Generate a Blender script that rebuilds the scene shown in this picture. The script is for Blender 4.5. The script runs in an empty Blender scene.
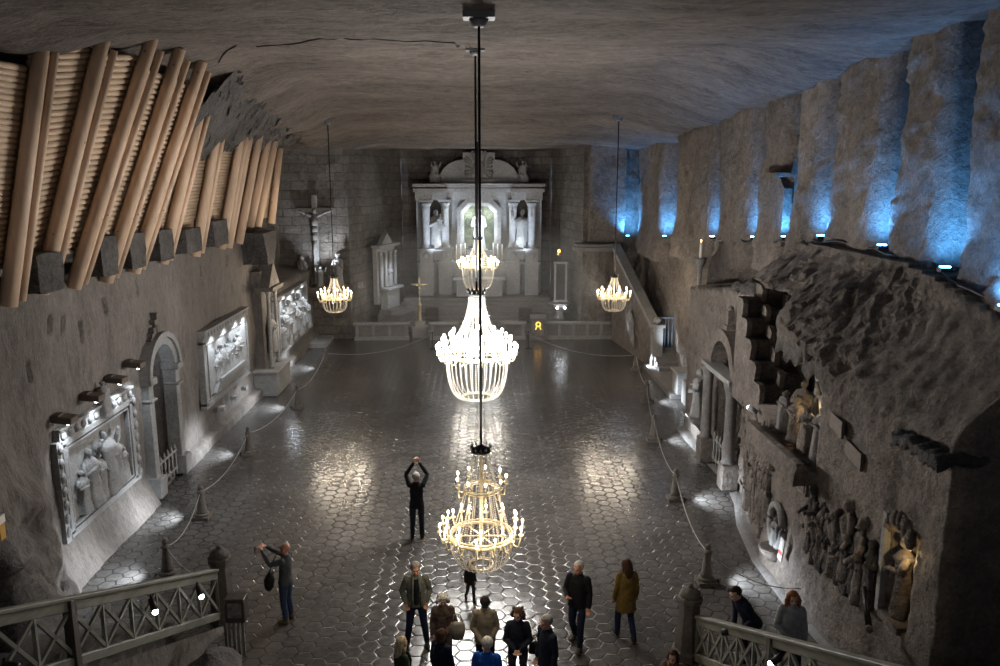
import bpy, bmesh, math, random
from mathutils import Vector, Matrix, noise
PI = math.pi
C = bpy.context.scene.collection
scn = bpy.context.scene
random.seed(7)

# ---------------------------------------------------------------- camera
cam_d = bpy.data.cameras.new('camera')
cam = bpy.data.objects.new('camera', cam_d); C.objects.link(cam)
cam.location = (0, 0, 9.3)
cam.rotation_euler = (math.radians(90 - 11.2), 0, math.radians(-1.43))
cam_d.sensor_width = 36; cam_d.lens = 28.8; cam_d.clip_end = 200
scn.camera = cam
# ---------------------------------------------------------------- world, exposure
w = bpy.data.worlds.new('world'); scn.world = w; w.use_nodes = True
w.node_tree.nodes['Background'].inputs[0].default_value = (0.85, 0.9, 1.0, 1)
w.node_tree.nodes['Background'].inputs[1].default_value = 0.13
scn.view_settings.view_transform = 'Standard'
scn.view_settings.look = 'None'
scn.view_settings.gamma = 1
scn.view_settings.use_curve_mapping = False
scn.view_settings.exposure = 0.3
scn.cycles.use_denoising = True
scn.cycles.max_bounces = 6
scn.cycles.sample_clamp_indirect = 2.5
scn.cycles.caustics_reflective = False
scn.cycles.caustics_refractive = False

WARM = (1.0, 0.85, 0.66); COOL = (0.80, 0.90, 1.0); BLUE = (0.09, 0.40, 1.0)
def lamp(kind, loc, power, color=COOL, radius=0.1, target=None, angle=60, blend=0.6, parent=None, name='lamp_light'):
    d = bpy.data.lights.new(name, kind); d.energy = power; d.color = color
    d.shadow_soft_size = radius
    o = bpy.data.objects.new(name, d); C.objects.link(o); o.location = loc
    if kind == 'SPOT':
        d.spot_size = math.radians(angle); d.spot_blend = blend
    if target is not None:
        o.rotation_euler = (Vector(target) - Vector(loc)).to_track_quat('-Z', 'Y').to_euler()
    if parent: o.parent = parent
    return o

# ---------------------------------------------------------------- helpers
def setp(o, label=None, cat=None, group=None, kind=None):
    if label: o['label'] = label
    if cat: o['category'] = cat
    if group: o['group'] = group
    if kind: o['kind'] = kind
    return o
def thing(name, label, cat, loc=(0, 0, 0), rz=0, group=None):
    o = bpy.data.objects.new(name, None); C.objects.link(o)
    o.location = loc; o.rotation_euler = (0, 0, rz); o.empty_display_size = .1
    return setp(o, label, cat, group)
def link(name, me, parent=None, loc=None, rot=None):
    o = bpy.data.objects.new(name, me); C.objects.link(o)
    if parent: o.parent = parent
    if loc is not None: o.location = loc
    if rot is not None: o.rotation_euler = rot
    return o
def V(*a): return Vector(a)
def lerp(a, b, t): return a + (b - a) * t
def interp(x, tab):
    if x <= tab[0][0]: return tab[0][1]
    for (x0, y0), (x1, y1) in zip(tab, tab[1:]):
        if x <= x1: return lerp(y0, y1, (x - x0) / (x1 - x0))
    return tab[-1][1]
def sstep(a, b, x):
    t = min(1, max(0, (x - a) / (b - a))); return t * t * (3 - 2 * t)
def fbm(x, y, z=0, o=4):
    return noise.fractal(Vector((x, y, z)), 1.0, 2.0, o)

class MB:
    def __init__(s): s.bm = bmesh.new(); s.T = Matrix.Identity(4)
    def vv(s, p): return s.bm.verts.new(s.T @ Vector(p))
    def faces(s, vs, fs, smooth=False):
        n = [s.vv(v) for v in vs]
        for f in fs:
            try:
                q = s.bm.faces.new([n[i] for i in f]); q.smooth = smooth
            except ValueError: pass
        return s
    def box(s, c, size, M=None):
        x, y, z = size[0] / 2, size[1] / 2, size[2] / 2
        vs = [V(a * x, b * y, d * z) for a in (-1, 1) for b in (-1, 1) for d in (-1, 1)]
        if M is not None: vs = [M @ v for v in vs]
        vs = [v + Vector(c) for v in vs]
        return s.faces(vs, [(0, 1, 3, 2), (4, 6, 7, 5), (0, 4, 5, 1), (2, 3, 7, 6), (0, 2, 6, 4), (1, 5, 7, 3)])
    def bar(s, p0, p1, wd, ht, up=(0, 0, 1)):
        p0, p1 = Vector(p0), Vector(p1); d = p1 - p0; y = d.normalized()
        x = y.cross(Vector(up)).normalized(); z = x.cross(y)
        M = Matrix((x, y, z)).transposed()
        return s.box((p0 + p1) / 2, (wd, d.length, ht), M)
    def tri(s, p0, p1, p2): return s
    def cone(s, p0, p1, r0, r1, n=10, caps=True):
        p0, p1 = Vector(p0), Vector(p1); d = (p1 - p0)
        if d.length < 1e-6: return s
        q = d.to_track_quat('Z', 'Y').to_matrix()
        vs = []
        for p, r in ((p0, r0), (p1, r1)):
            for i in range(n):
                a = 2 * PI * i / n; vs.append(p + q @ V(r * math.cos(a), r * math.sin(a), 0))
        fs = [(i, (i + 1) % n, n + (i + 1) % n, n + i) for i in range(n)]
        if caps: fs += [tuple(range(n))[::-1], tuple(range(n, 2 * n))]
        s.faces(vs, fs[:n], True) if not caps else s.faces(vs, fs, True)
        return s
    def ball(s, c, r, n=10, M=None, m=None):
        if isinstance(r, (int, float)): r = (r, r, r)
        m = m or max(4, n // 2 + 1); vs = []; c = Vector(c)
        def put(v):
            v = V(v[0] * r[0], v[1] * r[1], v[2] * r[2])
            if M is not None: v = M @ v
            vs.append(v + c)
        put((0, 0, -1))
        for j in range(1, m):
            t = -PI / 2 + PI * j / m
            for i in range(n):
                a = 2 * PI * i / n; put((math.cos(t) * math.cos(a), math.cos(t) * math.sin(a), math.sin(t)))
        put((0, 0, 1))
        fs = [(0, 1 + (i + 1) % n, 1 + i) for i in range(n)]
        for j in range(m - 2):
            b = 1 + j * n
            fs += [(b + i, b + (i + 1) % n, b + n + (i + 1) % n, b + n + i) for i in range(n)]
        b = 1 + (m - 2) * n; t = len(vs) - 1
        fs += [(b + i, b + (i + 1) % n, t) for i in range(n)]
        return s.faces(vs, fs, True)
    def cap(s, p0, p1, r0, r1, n=10):
        s.cone(p0, p1, r0, r1, n); s.ball(p0, r0, n); s.ball(p1, r1, n); return s
    def chain(s, pts, n=10):
        for (p, r), (q, t) in zip(pts, pts[1:]): s.cap(p, q, r, t, n)
        return s
    def lathe(s, prof, c=(0, 0, 0), n=16, fold=0, smooth=True, sx=1, sy=1):
        vs = []; c = Vector(c)
        for k, (r, z) in enumerate(prof):
            for i in range(n):
                a = 2 * PI * i / n
                rr = r * (1 + fold * (math.sin(a * 5 + k * .4) + .6 * math.sin(a * 9 - k * .7)))
                vs.append(c + V(rr * math.cos(a) * sx, rr * math.sin(a) * sy, z))
        m = len(prof); fs = []
        for k in range(m - 1):
            for i in range(n):
                fs.append((k * n + i, k * n + (i + 1) % n, (k + 1) * n + (i + 1) % n, (k + 1) * n + i))
        s.faces(vs, fs + [tuple(range(n))[::-1], tuple(range((m - 1) * n, m * n))], smooth)
        return s
    def loft(s, rings, n=16):
        vs = []
        for c, rx, ry in rings:
            for i in range(n):
                a = 2 * PI * i / n; vs.append(Vector(c) + V(rx * math.cos(a), ry * math.sin(a), 0))
        m = len(rings)
        fs = [(k * n + i, k * n + (i + 1) % n, (k + 1) * n + (i + 1) % n, (k + 1) * n + i) for k in range(m - 1) for i in range(n)]
        return s.faces(vs, fs + [tuple(range(n))[::-1], tuple(range((m - 1) * n, m * n))], True)
    def tube(s, pts, r, n=6, closed=False):
        pts = [Vector(p) for p in pts]; vs = []; m = len(pts)
        for k, p in enumerate(pts):
            a = pts[k - 1] if (k or closed) else p; b = pts[(k + 1) % m] if (k < m - 1 or closed) else p
            q = (b - a).to_track_quat('Z', 'Y').to_matrix()
            rr = r[k] if isinstance(r, (list, tuple)) else r
            for i in range(n):
                t = 2 * PI * i / n; vs.append(p + q @ V(rr * math.cos(t), rr * math.sin(t), 0))
        fs = []
        for k in range(m if closed else m - 1):
            k2 = (k + 1) % m
            fs += [(k * n + i, k * n + (i + 1) % n, k2 * n + (i + 1) % n, k2 * n + i) for i in range(n)]
        if not closed: fs += [tuple(range(n))[::-1], tuple(range((m - 1) * n, m * n))]
        return s.faces(vs, fs, True)
    def torus(s, c, R, r, n=32, k=6, sy=1):
        return s.tube([Vector(c) + V(R * math.cos(2 * PI * i / n), sy * R * math.sin(2 * PI * i / n), 0) for i in range(n)], r, k, True)
    def prism(s, pts, ext, smooth=False):
        pts = [Vector(p) for p in pts]; e = Vector(ext); n = len(pts)
        return s.faces(pts + [p + e for p in pts], [tuple(range(n))[::-1], tuple(range(n, 2 * n))] +
                       [(i, (i + 1) % n, n + (i + 1) % n, n + i) for i in range(n)], smooth)
    def grid(s, nu, nv, f, skip=None, smooth=True):
        vs = [[s.vv(f(i / nu, j / nv)) for j in range(nv + 1)] for i in range(nu + 1)]
        for i in range(nu):
            for j in range(nv):
                if skip and skip((i + .5) / nu, (j + .5) / nv): continue
                q = s.bm.faces.new((vs[i][j], vs[i + 1][j], vs[i + 1][j + 1], vs[i][j + 1])); q.smooth = smooth
        return s
    def rough(s, amp, sc, cuts=0):
        if cuts: bmesh.ops.subdivide_edges(s.bm, edges=s.bm.edges[:], cuts=cuts, use_grid_fill=True)
        for v in s.bm.verts:
            p = v.co * sc
            v.co += noise.noise_vector(p) * amp + noise.noise_vector(p * 2.7) * amp * .45
        return s
    def mesh(s, name, m=None, fix=True, bevel=0):
        if bevel:
            bmesh.ops.bevel(s.bm, geom=[e for e in s.bm.edges], offset=bevel, segments=1, affect='EDGES')
        if fix: bmesh.ops.recalc_face_normals(s.bm, faces=s.bm.faces[:])
        me = bpy.data.meshes.new(name); s.bm.to_mesh(me); s.bm.free()
        for x in (m if isinstance(m, (list, tuple)) else [m]):
            if x: me.materials.append(x)
        return me
    def build(s, name, m=None, parent=None, loc=None, rot=None, fix=True, bevel=0):
        return link(name, s.mesh(name, m, fix, bevel), parent, loc, rot)
def Rz(a): return Matrix.Rotation(a, 3, 'Z')
def Ry(a): return Matrix.Rotation(a, 3, 'Y')
def Rx(a): return Matrix.Rotation(a, 3, 'X')
def TM(loc, rz=0, s=1): return Matrix.Translation(loc) @ Matrix.Rotation(rz, 4, 'Z') @ Matrix.Scale(s, 4)
def remesh(mb, vox, smooth=3, m=None, name='m'):
    me = mb.mesh(name)
    o = bpy.data.objects.new('tmp', me); C.objects.link(o)
    r = o.modifiers.new('r', 'REMESH'); r.mode = 'VOXEL'; r.voxel_size = vox; r.use_smooth_shade = True
    if smooth:
        k = o.modifiers.new('s', 'SMOOTH'); k.factor = .5; k.iterations = smooth
    dg = bpy.context.evaluated_depsgraph_get()
    n = bpy.data.meshes.new_from_object(o.evaluated_get(dg)); n.name = name
    bpy.data.objects.remove(o); bpy.data.meshes.remove(me)
    n.materials.clear()
    for x in (m if isinstance(m, (list, tuple)) else [m]):
        if x: n.materials.append(x)
    for p in n.polygons: p.use_smooth = True; p.material_index = 0
    return n

# ---------------------------------------------------------------- materials
class NT:
    def __init__(s, name):
        s.m = bpy.data.materials.new(name); s.m.use_nodes = True; s.t = s.m.node_tree
        s.b = s.t.nodes['Principled BSDF']; s.out = s.t.nodes['Material Output']
    def n(s, typ, **k):
        o = s.t.nodes.new(typ)
        for a, v in k.items():
            if a.startswith('i_'):
                key = a[2:]; key = int(key) if key.isdigit() else key.replace('_', ' ')
                if hasattr(v, 'bl_idname') or isinstance(v, bpy.types.NodeSocket): s.t.links.new(v, o.inputs[key])
                else: o.inputs[key].default_value = v
            else: setattr(o, a, v)
        return o
    def l(s, a, b): s.t.links.new(a, b)
    def pos(s): return s.n('ShaderNodeNewGeometry').outputs['Position']
    def objc(s): return s.n('ShaderNodeTexCoord').outputs['Object']
    def noise(s, v, scale, detail=5, rough=.6, dist=0):
        return s.n('ShaderNodeTexNoise', i_Vector=v, i_Scale=scale, i_Detail=detail, i_Roughness=rough, i_Distortion=dist).outputs['Fac']
    def ramp(s, f, stops):
        r = s.n('ShaderNodeValToRGB', i_Fac=f); e = r.color_ramp.elements
        while len(e) < len(stops): e.new(.5)
        for q, (p, c) in zip(e, stops): q.position = p; q.color = (*c, 1) if len(c) == 3 else c
        return r.outputs['Color']
    def math(s, op, a, b=0.0, c=None):
        k = dict(operation=op, i_0=a, i_1=b)
        if c is not None: k['i_2'] = c
        return s.n('ShaderNodeMath', **k).outputs[0]
    def mix(s, f, a, b, mode='MIX'):
        o = s.n('ShaderNodeMix', data_type='RGBA', blend_type=mode)
        for k, v in ((0, f), (6, a), (7, b)):
            if isinstance(v, bpy.types.NodeSocket): s.l(v, o.inputs[k])
            else: o.inputs[k].default_value = (*v, 1) if isinstance(v, tuple) and len(v) == 3 else v
        return o.outputs[2]
    def bump(s, h, strength=.5, dist=.05, prev=None):
        o = s.n('ShaderNodeBump', i_Height=h, i_Strength=strength, i_Distance=dist)
        if prev: s.l(prev, o.inputs['Normal'])
        s.l(o.outputs[0], s.b.inputs['Normal']); return o.outputs[0]
    def set(s, **k):
        for a, v in k.items():
            i = s.b.inputs[a.replace('_', ' ')]
            if isinstance(v, bpy.types.NodeSocket): s.l(v, i)
            else: i.default_value = (*v, 1) if isinstance(v, tuple) and len(v) == 3 else v
        return s
def sc(c, k): return tuple(min(1, x * k) for x in c)
def rock(name, col, scale=1.0, bump=.6, var=.45, stretch=(1, 1, 1), rough=.75, brick=None, spec=.3, vein_amt=.12):
    t = NT(name); p = t.pos()
    mp = t.n('ShaderNodeMapping', i_Vector=p); mp.inputs['Scale'].default_value = stretch; q = mp.outputs[0]
    n1 = t.noise(q, .35 * scale, 6, .6); n2 = t.noise(q, 3 * scale, 8, .7); n3 = t.noise(q, 22 * scale, 4, .7)
    n4 = t.noise(q, 9 * scale, 5, .75, .6)
    f = t.math('ADD', t.math('ADD', t.math('MULTIPLY', n1, .28), t.math('MULTIPLY', n2, .28)), t.math('ADD', t.math('MULTIPLY', n4, .30), t.math('MULTIPLY', n3, .14)))
    c = t.ramp(f, [(.36, sc(col, max(.05, 1 - 2.1 * var))), (.5, col), (.63, sc(col, 1 + 2.3 * var))])
    vn = t.math('ABSOLUTE', t.math('SUBTRACT', t.noise(q, .45 * scale, 4, .55, 1.2), .5))
    vein = t.math('MULTIPLY', t.math('LESS_THAN', vn, .004), vein_amt)
    c = t.mix(vein, c, sc(col, 2.6))
    h = t.math('ADD', t.math('MULTIPLY', n2, .7), t.math('MULTIPLY', n4, .45))
    if brick:
        br = t.n('ShaderNodeTexBrick', i_Scale=1.0, i_Color1=(1, 1, 1, 1), i_Color2=(.62, .62, .62, 1), i_Mortar=(.4, .4, .4, 1))
        br.inputs['Mortar Size'].default_value = .022; br.inputs['Brick Width'].default_value = brick[0]; br.inputs['Row Height'].default_value = brick[1]
        br.inputs['Bias'].default_value = .1; br.inputs['Mortar Smooth'].default_value = .4
        sp = t.n('ShaderNodeSeparateXYZ', i_Vector=p)
        ds = t.math('ADD', t.math('ADD', sp.outputs[0], t.math('MULTIPLY', sp.outputs[1], brick[2])), t.math('MULTIPLY', n2, .07))
        zz = t.math('ADD', sp.outputs[2], t.math('MULTIPLY', n1, .35))
        t.l(t.n('ShaderNodeCombineXYZ', i_X=ds, i_Y=zz).outputs[0], br.inputs['Vector'])
        c = t.mix(.75, c, br.outputs['Color'], 'MULTIPLY')
        h = t.math('ADD', h, t.math('MULTIPLY', br.outputs['Fac'], -.5))
    t.set(Base_Color=c, Roughness=rough); t.b.inputs['Specular IOR Level'].default_value = spec
    t.bump(h, min(1, bump * 1.25), .22)
    return t.m
def plain(name, col, rough=.6, metal=0, var=.2, scale=8, bump=.15, spec=.5, bs=None, stretch=None):
    t = NT(name); p = t.objc()
    if stretch:
        mp = t.n('ShaderNodeMapping', i_Vector=p); mp.inputs['Scale'].default_value = stretch; p = mp.outputs[0]
    n = t.noise(p, scale, 5, .6)
    t.set(Base_Color=t.ramp(n, [(.3, sc(col, 1 - var)), (.7, sc(col, 1 + var))]), Roughness=rough, Metallic=metal)
    t.b.inputs['Specular IOR Level'].default_value = spec
    if bump: t.bump(t.noise(p, bs or scale * 3, 4, .6), bump, .03)
    return t.m
def glow(name, col, strength):
    t = NT(name); t.set(Base_Color=col, Emission_Color=col, Emission_Strength=strength)
    t.m.cycles.emission_sampling = 'NONE'
    return t.m
def cloth(name, col, **k):
    k.setdefault('rough', .85); k.setdefault('scale', 14); k.setdefault('var', .25); k.setdefault('bump', .25); k.setdefault('spec', .15)
    return plain(name, col, **k)

ROCK = (.160, .136, .119)
M_wall = rock('salt_rock_wall', ROCK, 1.0, .75, .38)
M_wallL = rock('hewn_salt_wall', (.158, .138, .123), 1.6, .5, .3, stretch=(1, 1.5, .5))
M_ceil = rock('salt_rock_ceiling', (.145, .121, .105), .9, .8, .42, stretch=(.55, 1.5, 1))
M_brick = rock('salt_block_wall', (.17, .15, .135), 1.2, .7, .3, brick=(1.0, .48, .0))
M_brick2 = rock('salt_block_wall_angled', (.16, .145, .13), 1.2, .7, .3, brick=(1.0, .48, 1.4))
M_dark = rock('fractured_salt_rock', (.11, .10, .095), 1.4, 1.0, .45)
M_block = rock('dark_salt_rock', (.085, .08, .08), 2.0, .8, .4)
M_carve = rock('carved_salt', (.25, .245, .24), 3.0, .35, .22)
M_altar = rock('altar_salt', (.30, .30, .31), 2.0, .3, .22)
M_step = rock('worn_salt_step', (.16, .15, .145), 2.0, .4, .25, rough=.5)
M_stone = rock('stone_newel', (.12, .105, .09), 5.0, .4, .35)
M_metal = plain('black_iron', (.02, .02, .022), .45, .7, .2)
M_cable = plain('black_cable', (.012, .012, .013), .5, 0, .2)
M_rose = plain('grey_iron_plate', (.16, .16, .17), .5, .5)
M_brass = plain('pale_gilt_metal', (.62, .52, .33), .35, .6, .15)
M_crystal = plain('salt_crystal_bead', (.75, .70, .60), .12, 0, .1, spec=.9, bump=0)
M_crystal.node_tree.nodes['Principled BSDF'].inputs['Alpha'].default_value = .6
M_candle = plain('white_candle', (.85, .82, .74), .5, 0, .05, bump=0)
M_bulb = glow('warm_bulb', (1.0, .80, .50), 14)
M_bulbc = glow('cool_white_bulb', (.95, .97, 1.0), 22)
M_blue = glow('blue_lamp_glass', (.10, .45, 1.0), 25)
M_spot = glow('white_lamp_glass', (.9, .95, 1.0), 22)
M_orange = glow('orange_flame', (1.0, .42, .06), 8)
M_amber = glow('amber_lamp_glass', (1.0, .62, .22), 6)
M_rope = plain('pale_rope', (.26, .24, .22), .8, 0, .2, 30)
M_rail = plain('grey_green_painted_timber', (.17, .17, .14), .55, 0, .3, 6, .3, stretch=(1, .15, 1))
M_darkwood = plain('dark_timber', (.045, .032, .025), .5, 0, .3, 10)
M_hood = plain('brown_board', (.10, .075, .06), .7, 0, .3, 10)
def wood(name, col, axis):
    t = NT(name); p = t.objc(); mp = t.n('ShaderNodeMapping', i_Vector=p); mp.inputs['Scale'].default_value = axis
    n = t.noise(mp.outputs[0], 5, 6, .6); k = t.n('ShaderNodeTexVoronoi', i_Vector=p, i_Scale=2.6).outputs['Distance']
    big = t.noise(p, .8, 3, .5)
    c = t.ramp(t.math('ADD', t.math('MULTIPLY', n, .6), t.math('MULTIPLY', big, .4)), [(.3, sc(col, .62)), (.5, col), (.7, sc(col, 1.3))])
    c = t.mix(t.math('LESS_THAN', k, .07), c, sc(col, .3))
    t.set(Base_Color=c, Roughness=.6); t.bump(n, .3, .02)
    return t.m
M_log = wood('peeled_pine_log', (.60, .43, .30), (1, 1, .12))
M_rod = wood('peeled_pine_pole', (.52, .385, .27), (1, .12, 1))

def floor_mat():
    t = NT('hexagonal_salt_tiles'); p = t.pos()
    S = .37
    wob = t.n('ShaderNodeTexNoise', i_Vector=p, i_Scale=2.2, i_Detail=2.0)
    off = t.n('ShaderNodeVectorMath', operation='SUBTRACT', i_0=wob.outputs['Color'], i_1=(.5, .5, .5))
    off = t.n('ShaderNodeVectorMath', operation='SCALE', i_0=off.outputs[0]); off.inputs['Scale'].default_value = .10
    q = t.n('ShaderNodeVectorMath', operation='ADD', i_0=p, i_1=off.outputs[0]).outputs[0]
    sp = t.n('ShaderNodeSeparateXYZ', i_Vector=q)
    u = t.math('ADD', t.math('DIVIDE', sp.outputs[1], S), 400.0); v = t.math('ADD', t.math('DIVIDE', sp.outputs[0], S), 400 * 1.7320508)
    H3 = 1.7320508
    def cell(du, dv):
        a = t.math('SUBTRACT', t.math('FRACT', t.math('ADD', u, du)), .5)
        b = t.math('SUBTRACT', t.math('MULTIPLY', t.math('FRACT', t.math('DIVIDE', t.math('ADD', v, dv), H3)), H3), H3 / 2)
        return a, b
    a1, b1 = cell(0, 0); a2, b2 = cell(.5, H3 / 2)
    d1 = t.math('ADD', t.math('MULTIPLY', a1, a1), t.math('MULTIPLY', b1, b1))
    d2 = t.math('ADD', t.math('MULTIPLY', a2, a2), t.math('MULTIPLY', b2, b2))
    s = t.math('LESS_THAN', d1, d2)
    def pick(x, y): return t.math('ADD', t.math('MULTIPLY', x, s), t.math('MULTIPLY', y, t.math('SUBTRACT', 1.0, s)))
    a, b = pick(a1, a2), pick(b1, b2)
    idu, idv = t.math('SUBTRACT', u, a), t.math('SUBTRACT', v, b)
    cid = t.n('ShaderNodeCombineXYZ', i_X=t.math('ROUND', t.math('MULTIPLY', idu, 2)), i_Y=t.math('ROUND', t.math('MULTIPLY', idv, 2)))
    wn = t.n('ShaderNodeTexWhiteNoise', i_Vector=cid.outputs[0])
    aa, bb = t.math('ABSOLUTE', a), t.math('ABSOLUTE', b)
    hd = t.math('MAXIMUM', aa, t.math('ADD', t.math('MULTIPLY', aa, .5), t.math('MULTIPLY', bb, .8660254)))
    edge = t.math('SUBTRACT', .5, hd)          # 0 at the joint
    joint = t.n('ShaderNodeMapRange', i_Value=edge, interpolation_type='SMOOTHSTEP'); joint.inputs[1].default_value = .01; joint.inputs[2].default_value = .085
    jf = joint.outputs[0]
    n1 = t.noise(p, .5, 5, .6); n2 = t.noise(p, 7, 6, .65); n3 = t.noise(p, 45, 3, .6)
    base = t.ramp(t.math('ADD', t.math('MULTIPLY', n1, .5), t.math('MULTIPLY', n2, .5)), [(.3, (.042, .038, .035)), (.5, (.086, .079, .073)), (.7, (.145, .136, .128))])
    base = t.mix(.35, base, t.ramp(wn.outputs['Value'], [(0, (.45, .45, .45)), (1, (1, 1, 1))]), 'MULTIPLY')
    base = t.mix(jf, (.03, .027, .025), base)
    t.set(Base_Color=base, Roughness=t.ramp(n2, [(.35, (.13,) * 3), (.65, (.27,) * 3)]))
    t.b.inputs['Specular IOR Level'].default_value = .6
    tilt = t.n('ShaderNodeSeparateXYZ', i_Vector=wn.outputs['Color'])
    tl = t.math('ADD', t.math('MULTIPLY', t.math('SUBTRACT', tilt.outputs[0], .5), a), t.math('MULTIPLY', t.math('SUBTRACT', tilt.outputs[1], .5), b))
    h = t.math('ADD', t.math('ADD', t.math('MULTIPLY', jf, .6), t.math('MULTIPLY', n2, .28)), t.math('ADD', t.math('MULTIPLY', tl, .55), t.math('MULTIPLY', n3, .06)))
    t.bump(h, .30, .045)
    return t.m
M_floor = floor_mat()
def haze_mat():
    m = bpy.data.materials.new('lamp_haze'); m.use_nodes = True; t = m.node_tree; t.nodes.clear()
    o = t.nodes.new('ShaderNodeOutputMaterial'); v = t.nodes.new('ShaderNodeVolumeScatter')
    v.inputs['Density'].default_value = .008; v.inputs['Anisotropy'].default_value = .35; v.inputs['Color'].default_value = (.9, .95, 1, 1)
    t.links.new(v.outputs[0], o.inputs['Volume']); return m
M_haze = haze_mat()
# ================================================================ SETTING
# floor
m = MB(); m.grid(12, 24, lambda u, v: V(lerp(-10.6, 10.6, u), lerp(1, 50, v), 0))
setp(m.build('floor', M_floor), kind='structure')

def ceilZ(x, y, n=True):
    z = interp(y, [(5, 11.95), (14, 11.85), (22, 12.5), (28, 12.3), (35, 11.85), (42, 11.15), (47, 10.9), (53, 10.85)])
    z -= interp(y, [(14, -.3), (17, .1), (22, .9), (30, 1.0), (36, .7), (45, .3)]) * sstep(5, 9.3, x)
    z -= interp(y, [(20, 0), (23, .5), (26, 1.0), (34, .9), (42, .3)]) * sstep(-5.2, -8.2, x)
    z -= .42 * sstep(-6.7, -8.6, x) * sstep(23, 20, y)
    if n:
        z += .16 * fbm(x * .22, y * .7, 3.1) + .05 * fbm(x * 1.1, y * 2.2, 8)
        z += .35 * max(0, fbm(x * .8, y * .8, 5, 5)) * sstep(-6.2, -8.2, x) * sstep(21, 25, y) * -1
    return z
m = MB(); m.grid(96, 210, lambda u, v: V(lerp(-11, 11, u), lerp(3, 53.5, v), ceilZ(lerp(-11, 11, u), lerp(3, 53.5, v))))
setp(m.build('ceiling', M_ceil), kind='structure')

# left wall, pierced by the arched doorway, with small sockets cut in it
SOCK = [(17.8, 6.0), (18.3, 5.9), (20.4, 6.0), (22.5, 6.2), (25.2, 6.1), (27.7, 6.1), (30.6, 6.1), (16.8, 5.2), (19.2, 5.6)]
DOOR_Y, DOOR_R, DOOR_Z = 23.2, .85, 3.55
def in_door(y, z, g=0):
    if abs(y - DOOR_Y) < DOOR_R + g and .15 - g < z < DOOR_Z: return True
    return z >= DOOR_Z and math.hypot(y - DOOR_Y, z - DOOR_Z) < DOOR_R + g
def XL(y, z):
    x = -9.6 + .10 * fbm(y * .5, z * .5, 1) + .035 * fbm(y * 2.2, z * 1.2, 7)
    if z > 6.86:
        x = lerp(x, -10.6 + .15 * fbm(y, z, 4), sstep(6.86, 6.98, z))
    elif z > 6.6: x -= .04 * (z - 6.6)
    for sy, sz in SOCK:
        if abs(y - sy) < .075 and abs(z - sz) < .20: x -= .6
    if z < 1.0 and 16.4 < y < 21.9: x += .42 * (1.0 - z)
    if z < .34 and y > 24.2: x += .28
    if y > 37.3 and z > 4.0: x = lerp(x, -11.3 + .2 * fbm(y * .6, z * .6, 4), sstep(37.3, 37.6, y) * sstep(4.0, 4.35, z))
    if y < 17: x += sstep(17.2, 15.6, y) * (.7 + .4 * fbm(y, z, 2)) * sstep(4.2, 1.8, z)
    return x
m = MB()
def wl(u, v):
    y = lerp(7, 46, u); z = lerp(-.05, 13, v); return V(XL(y, z), y, z)
m.grid(640, 170, wl, lambda u, v: in_door(lerp(7, 46, u), lerp(-.05, 13, v), .05))
setp(m.build('wall_left', M_wallL), kind='structure')

# back walls: salt blocks, and an angled chancel on both sides of the altar
def strip(name, p, q, z0, z1, mat, amp=.05, n=60, k=50):
    p, q = Vector((*p, 0)), Vector((*q, 0)); d = q - p; nn = V(d.y, -d.x, 0).normalized()
    m = MB()
    def f(u, v):
        c = p + d * u; z = lerp(z0, z1, v)
        return V(c.x, c.y, z) + nn * amp * (fbm(c.x * .9 + c.y, z * .9, 2) + .5 * fbm(c.x * 3 + c.y * 2, z * 3, 6))
    m.grid(n, k, f)
    return setp(m.build(name, mat), kind='structure')
strip('wall_back_left', (-11.9, 45.5), (-7.4, 45.5), -.05, 11.6, M_brick, .05, 40)
strip('wall_chancel_left', (-7.4, 45.5), (-5.0, 52.2), -.05, 11.6, M_brick2, .06)
strip('wall_back', (-5.0, 52.2), (4.6, 52.2), -.05, 11.6, M_brick, .05)
strip('wall_chancel_right', (4.6, 52.2), (5.9, 46.0), -.05, 11.8, M_brick2, .08)
strip('wall_back_right', (5.9, 46.0), (10.2, 46.4), -.05, 11.8, M_wall, .16)

# right wall: carved lower front, fractured slope above it, ledge under the pillars
def zl(y): return interp(y, [(8, 6.85), (13, 7.0), (14.6, 7.35), (16, 7.6), (20, 7.62), (25, 7.2), (36, 6.4), (47, 5.6)])
XF = [(11.35, 8.9), (11.55, 7.3), (13.1, 7.35), (13.3, 7.25), (15.7, 6.98), (18, 6.95), (20, 7.2), (21.5, 7.6), (23, 7.8), (27, 7.6), (28.5, 7.6), (28.8, 9.35)]
ARC_Y, ARC_R, ARC_Z = 23.6, 1.0, 3.35
def in_arc(y, z, g=0):
    if abs(y - ARC_Y) < ARC_R + g and .35 - g < z < ARC_Z: return True
    return z >= ARC_Z and math.hypot(y - ARC_Y, z - ARC_Z) < ARC_R + g
def facet(y, z, sy, sz, o):
    # flat broken planes: every cell of a skewed Voronoi pattern gets its own tilt
    p = V((y * .8 + z * .6) * sy, (z * .8 - y * .6) * sz, o)
    c = noise.voronoi(p)[1][0]; r = noise.noise_vector(c * 7.31 + V(o, 2, 1)) * 1.6
    return r.x * .45 + r.y * (p.x - c.x) * .8 + r.z * (p.y - c.y) * .8 - .15
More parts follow.
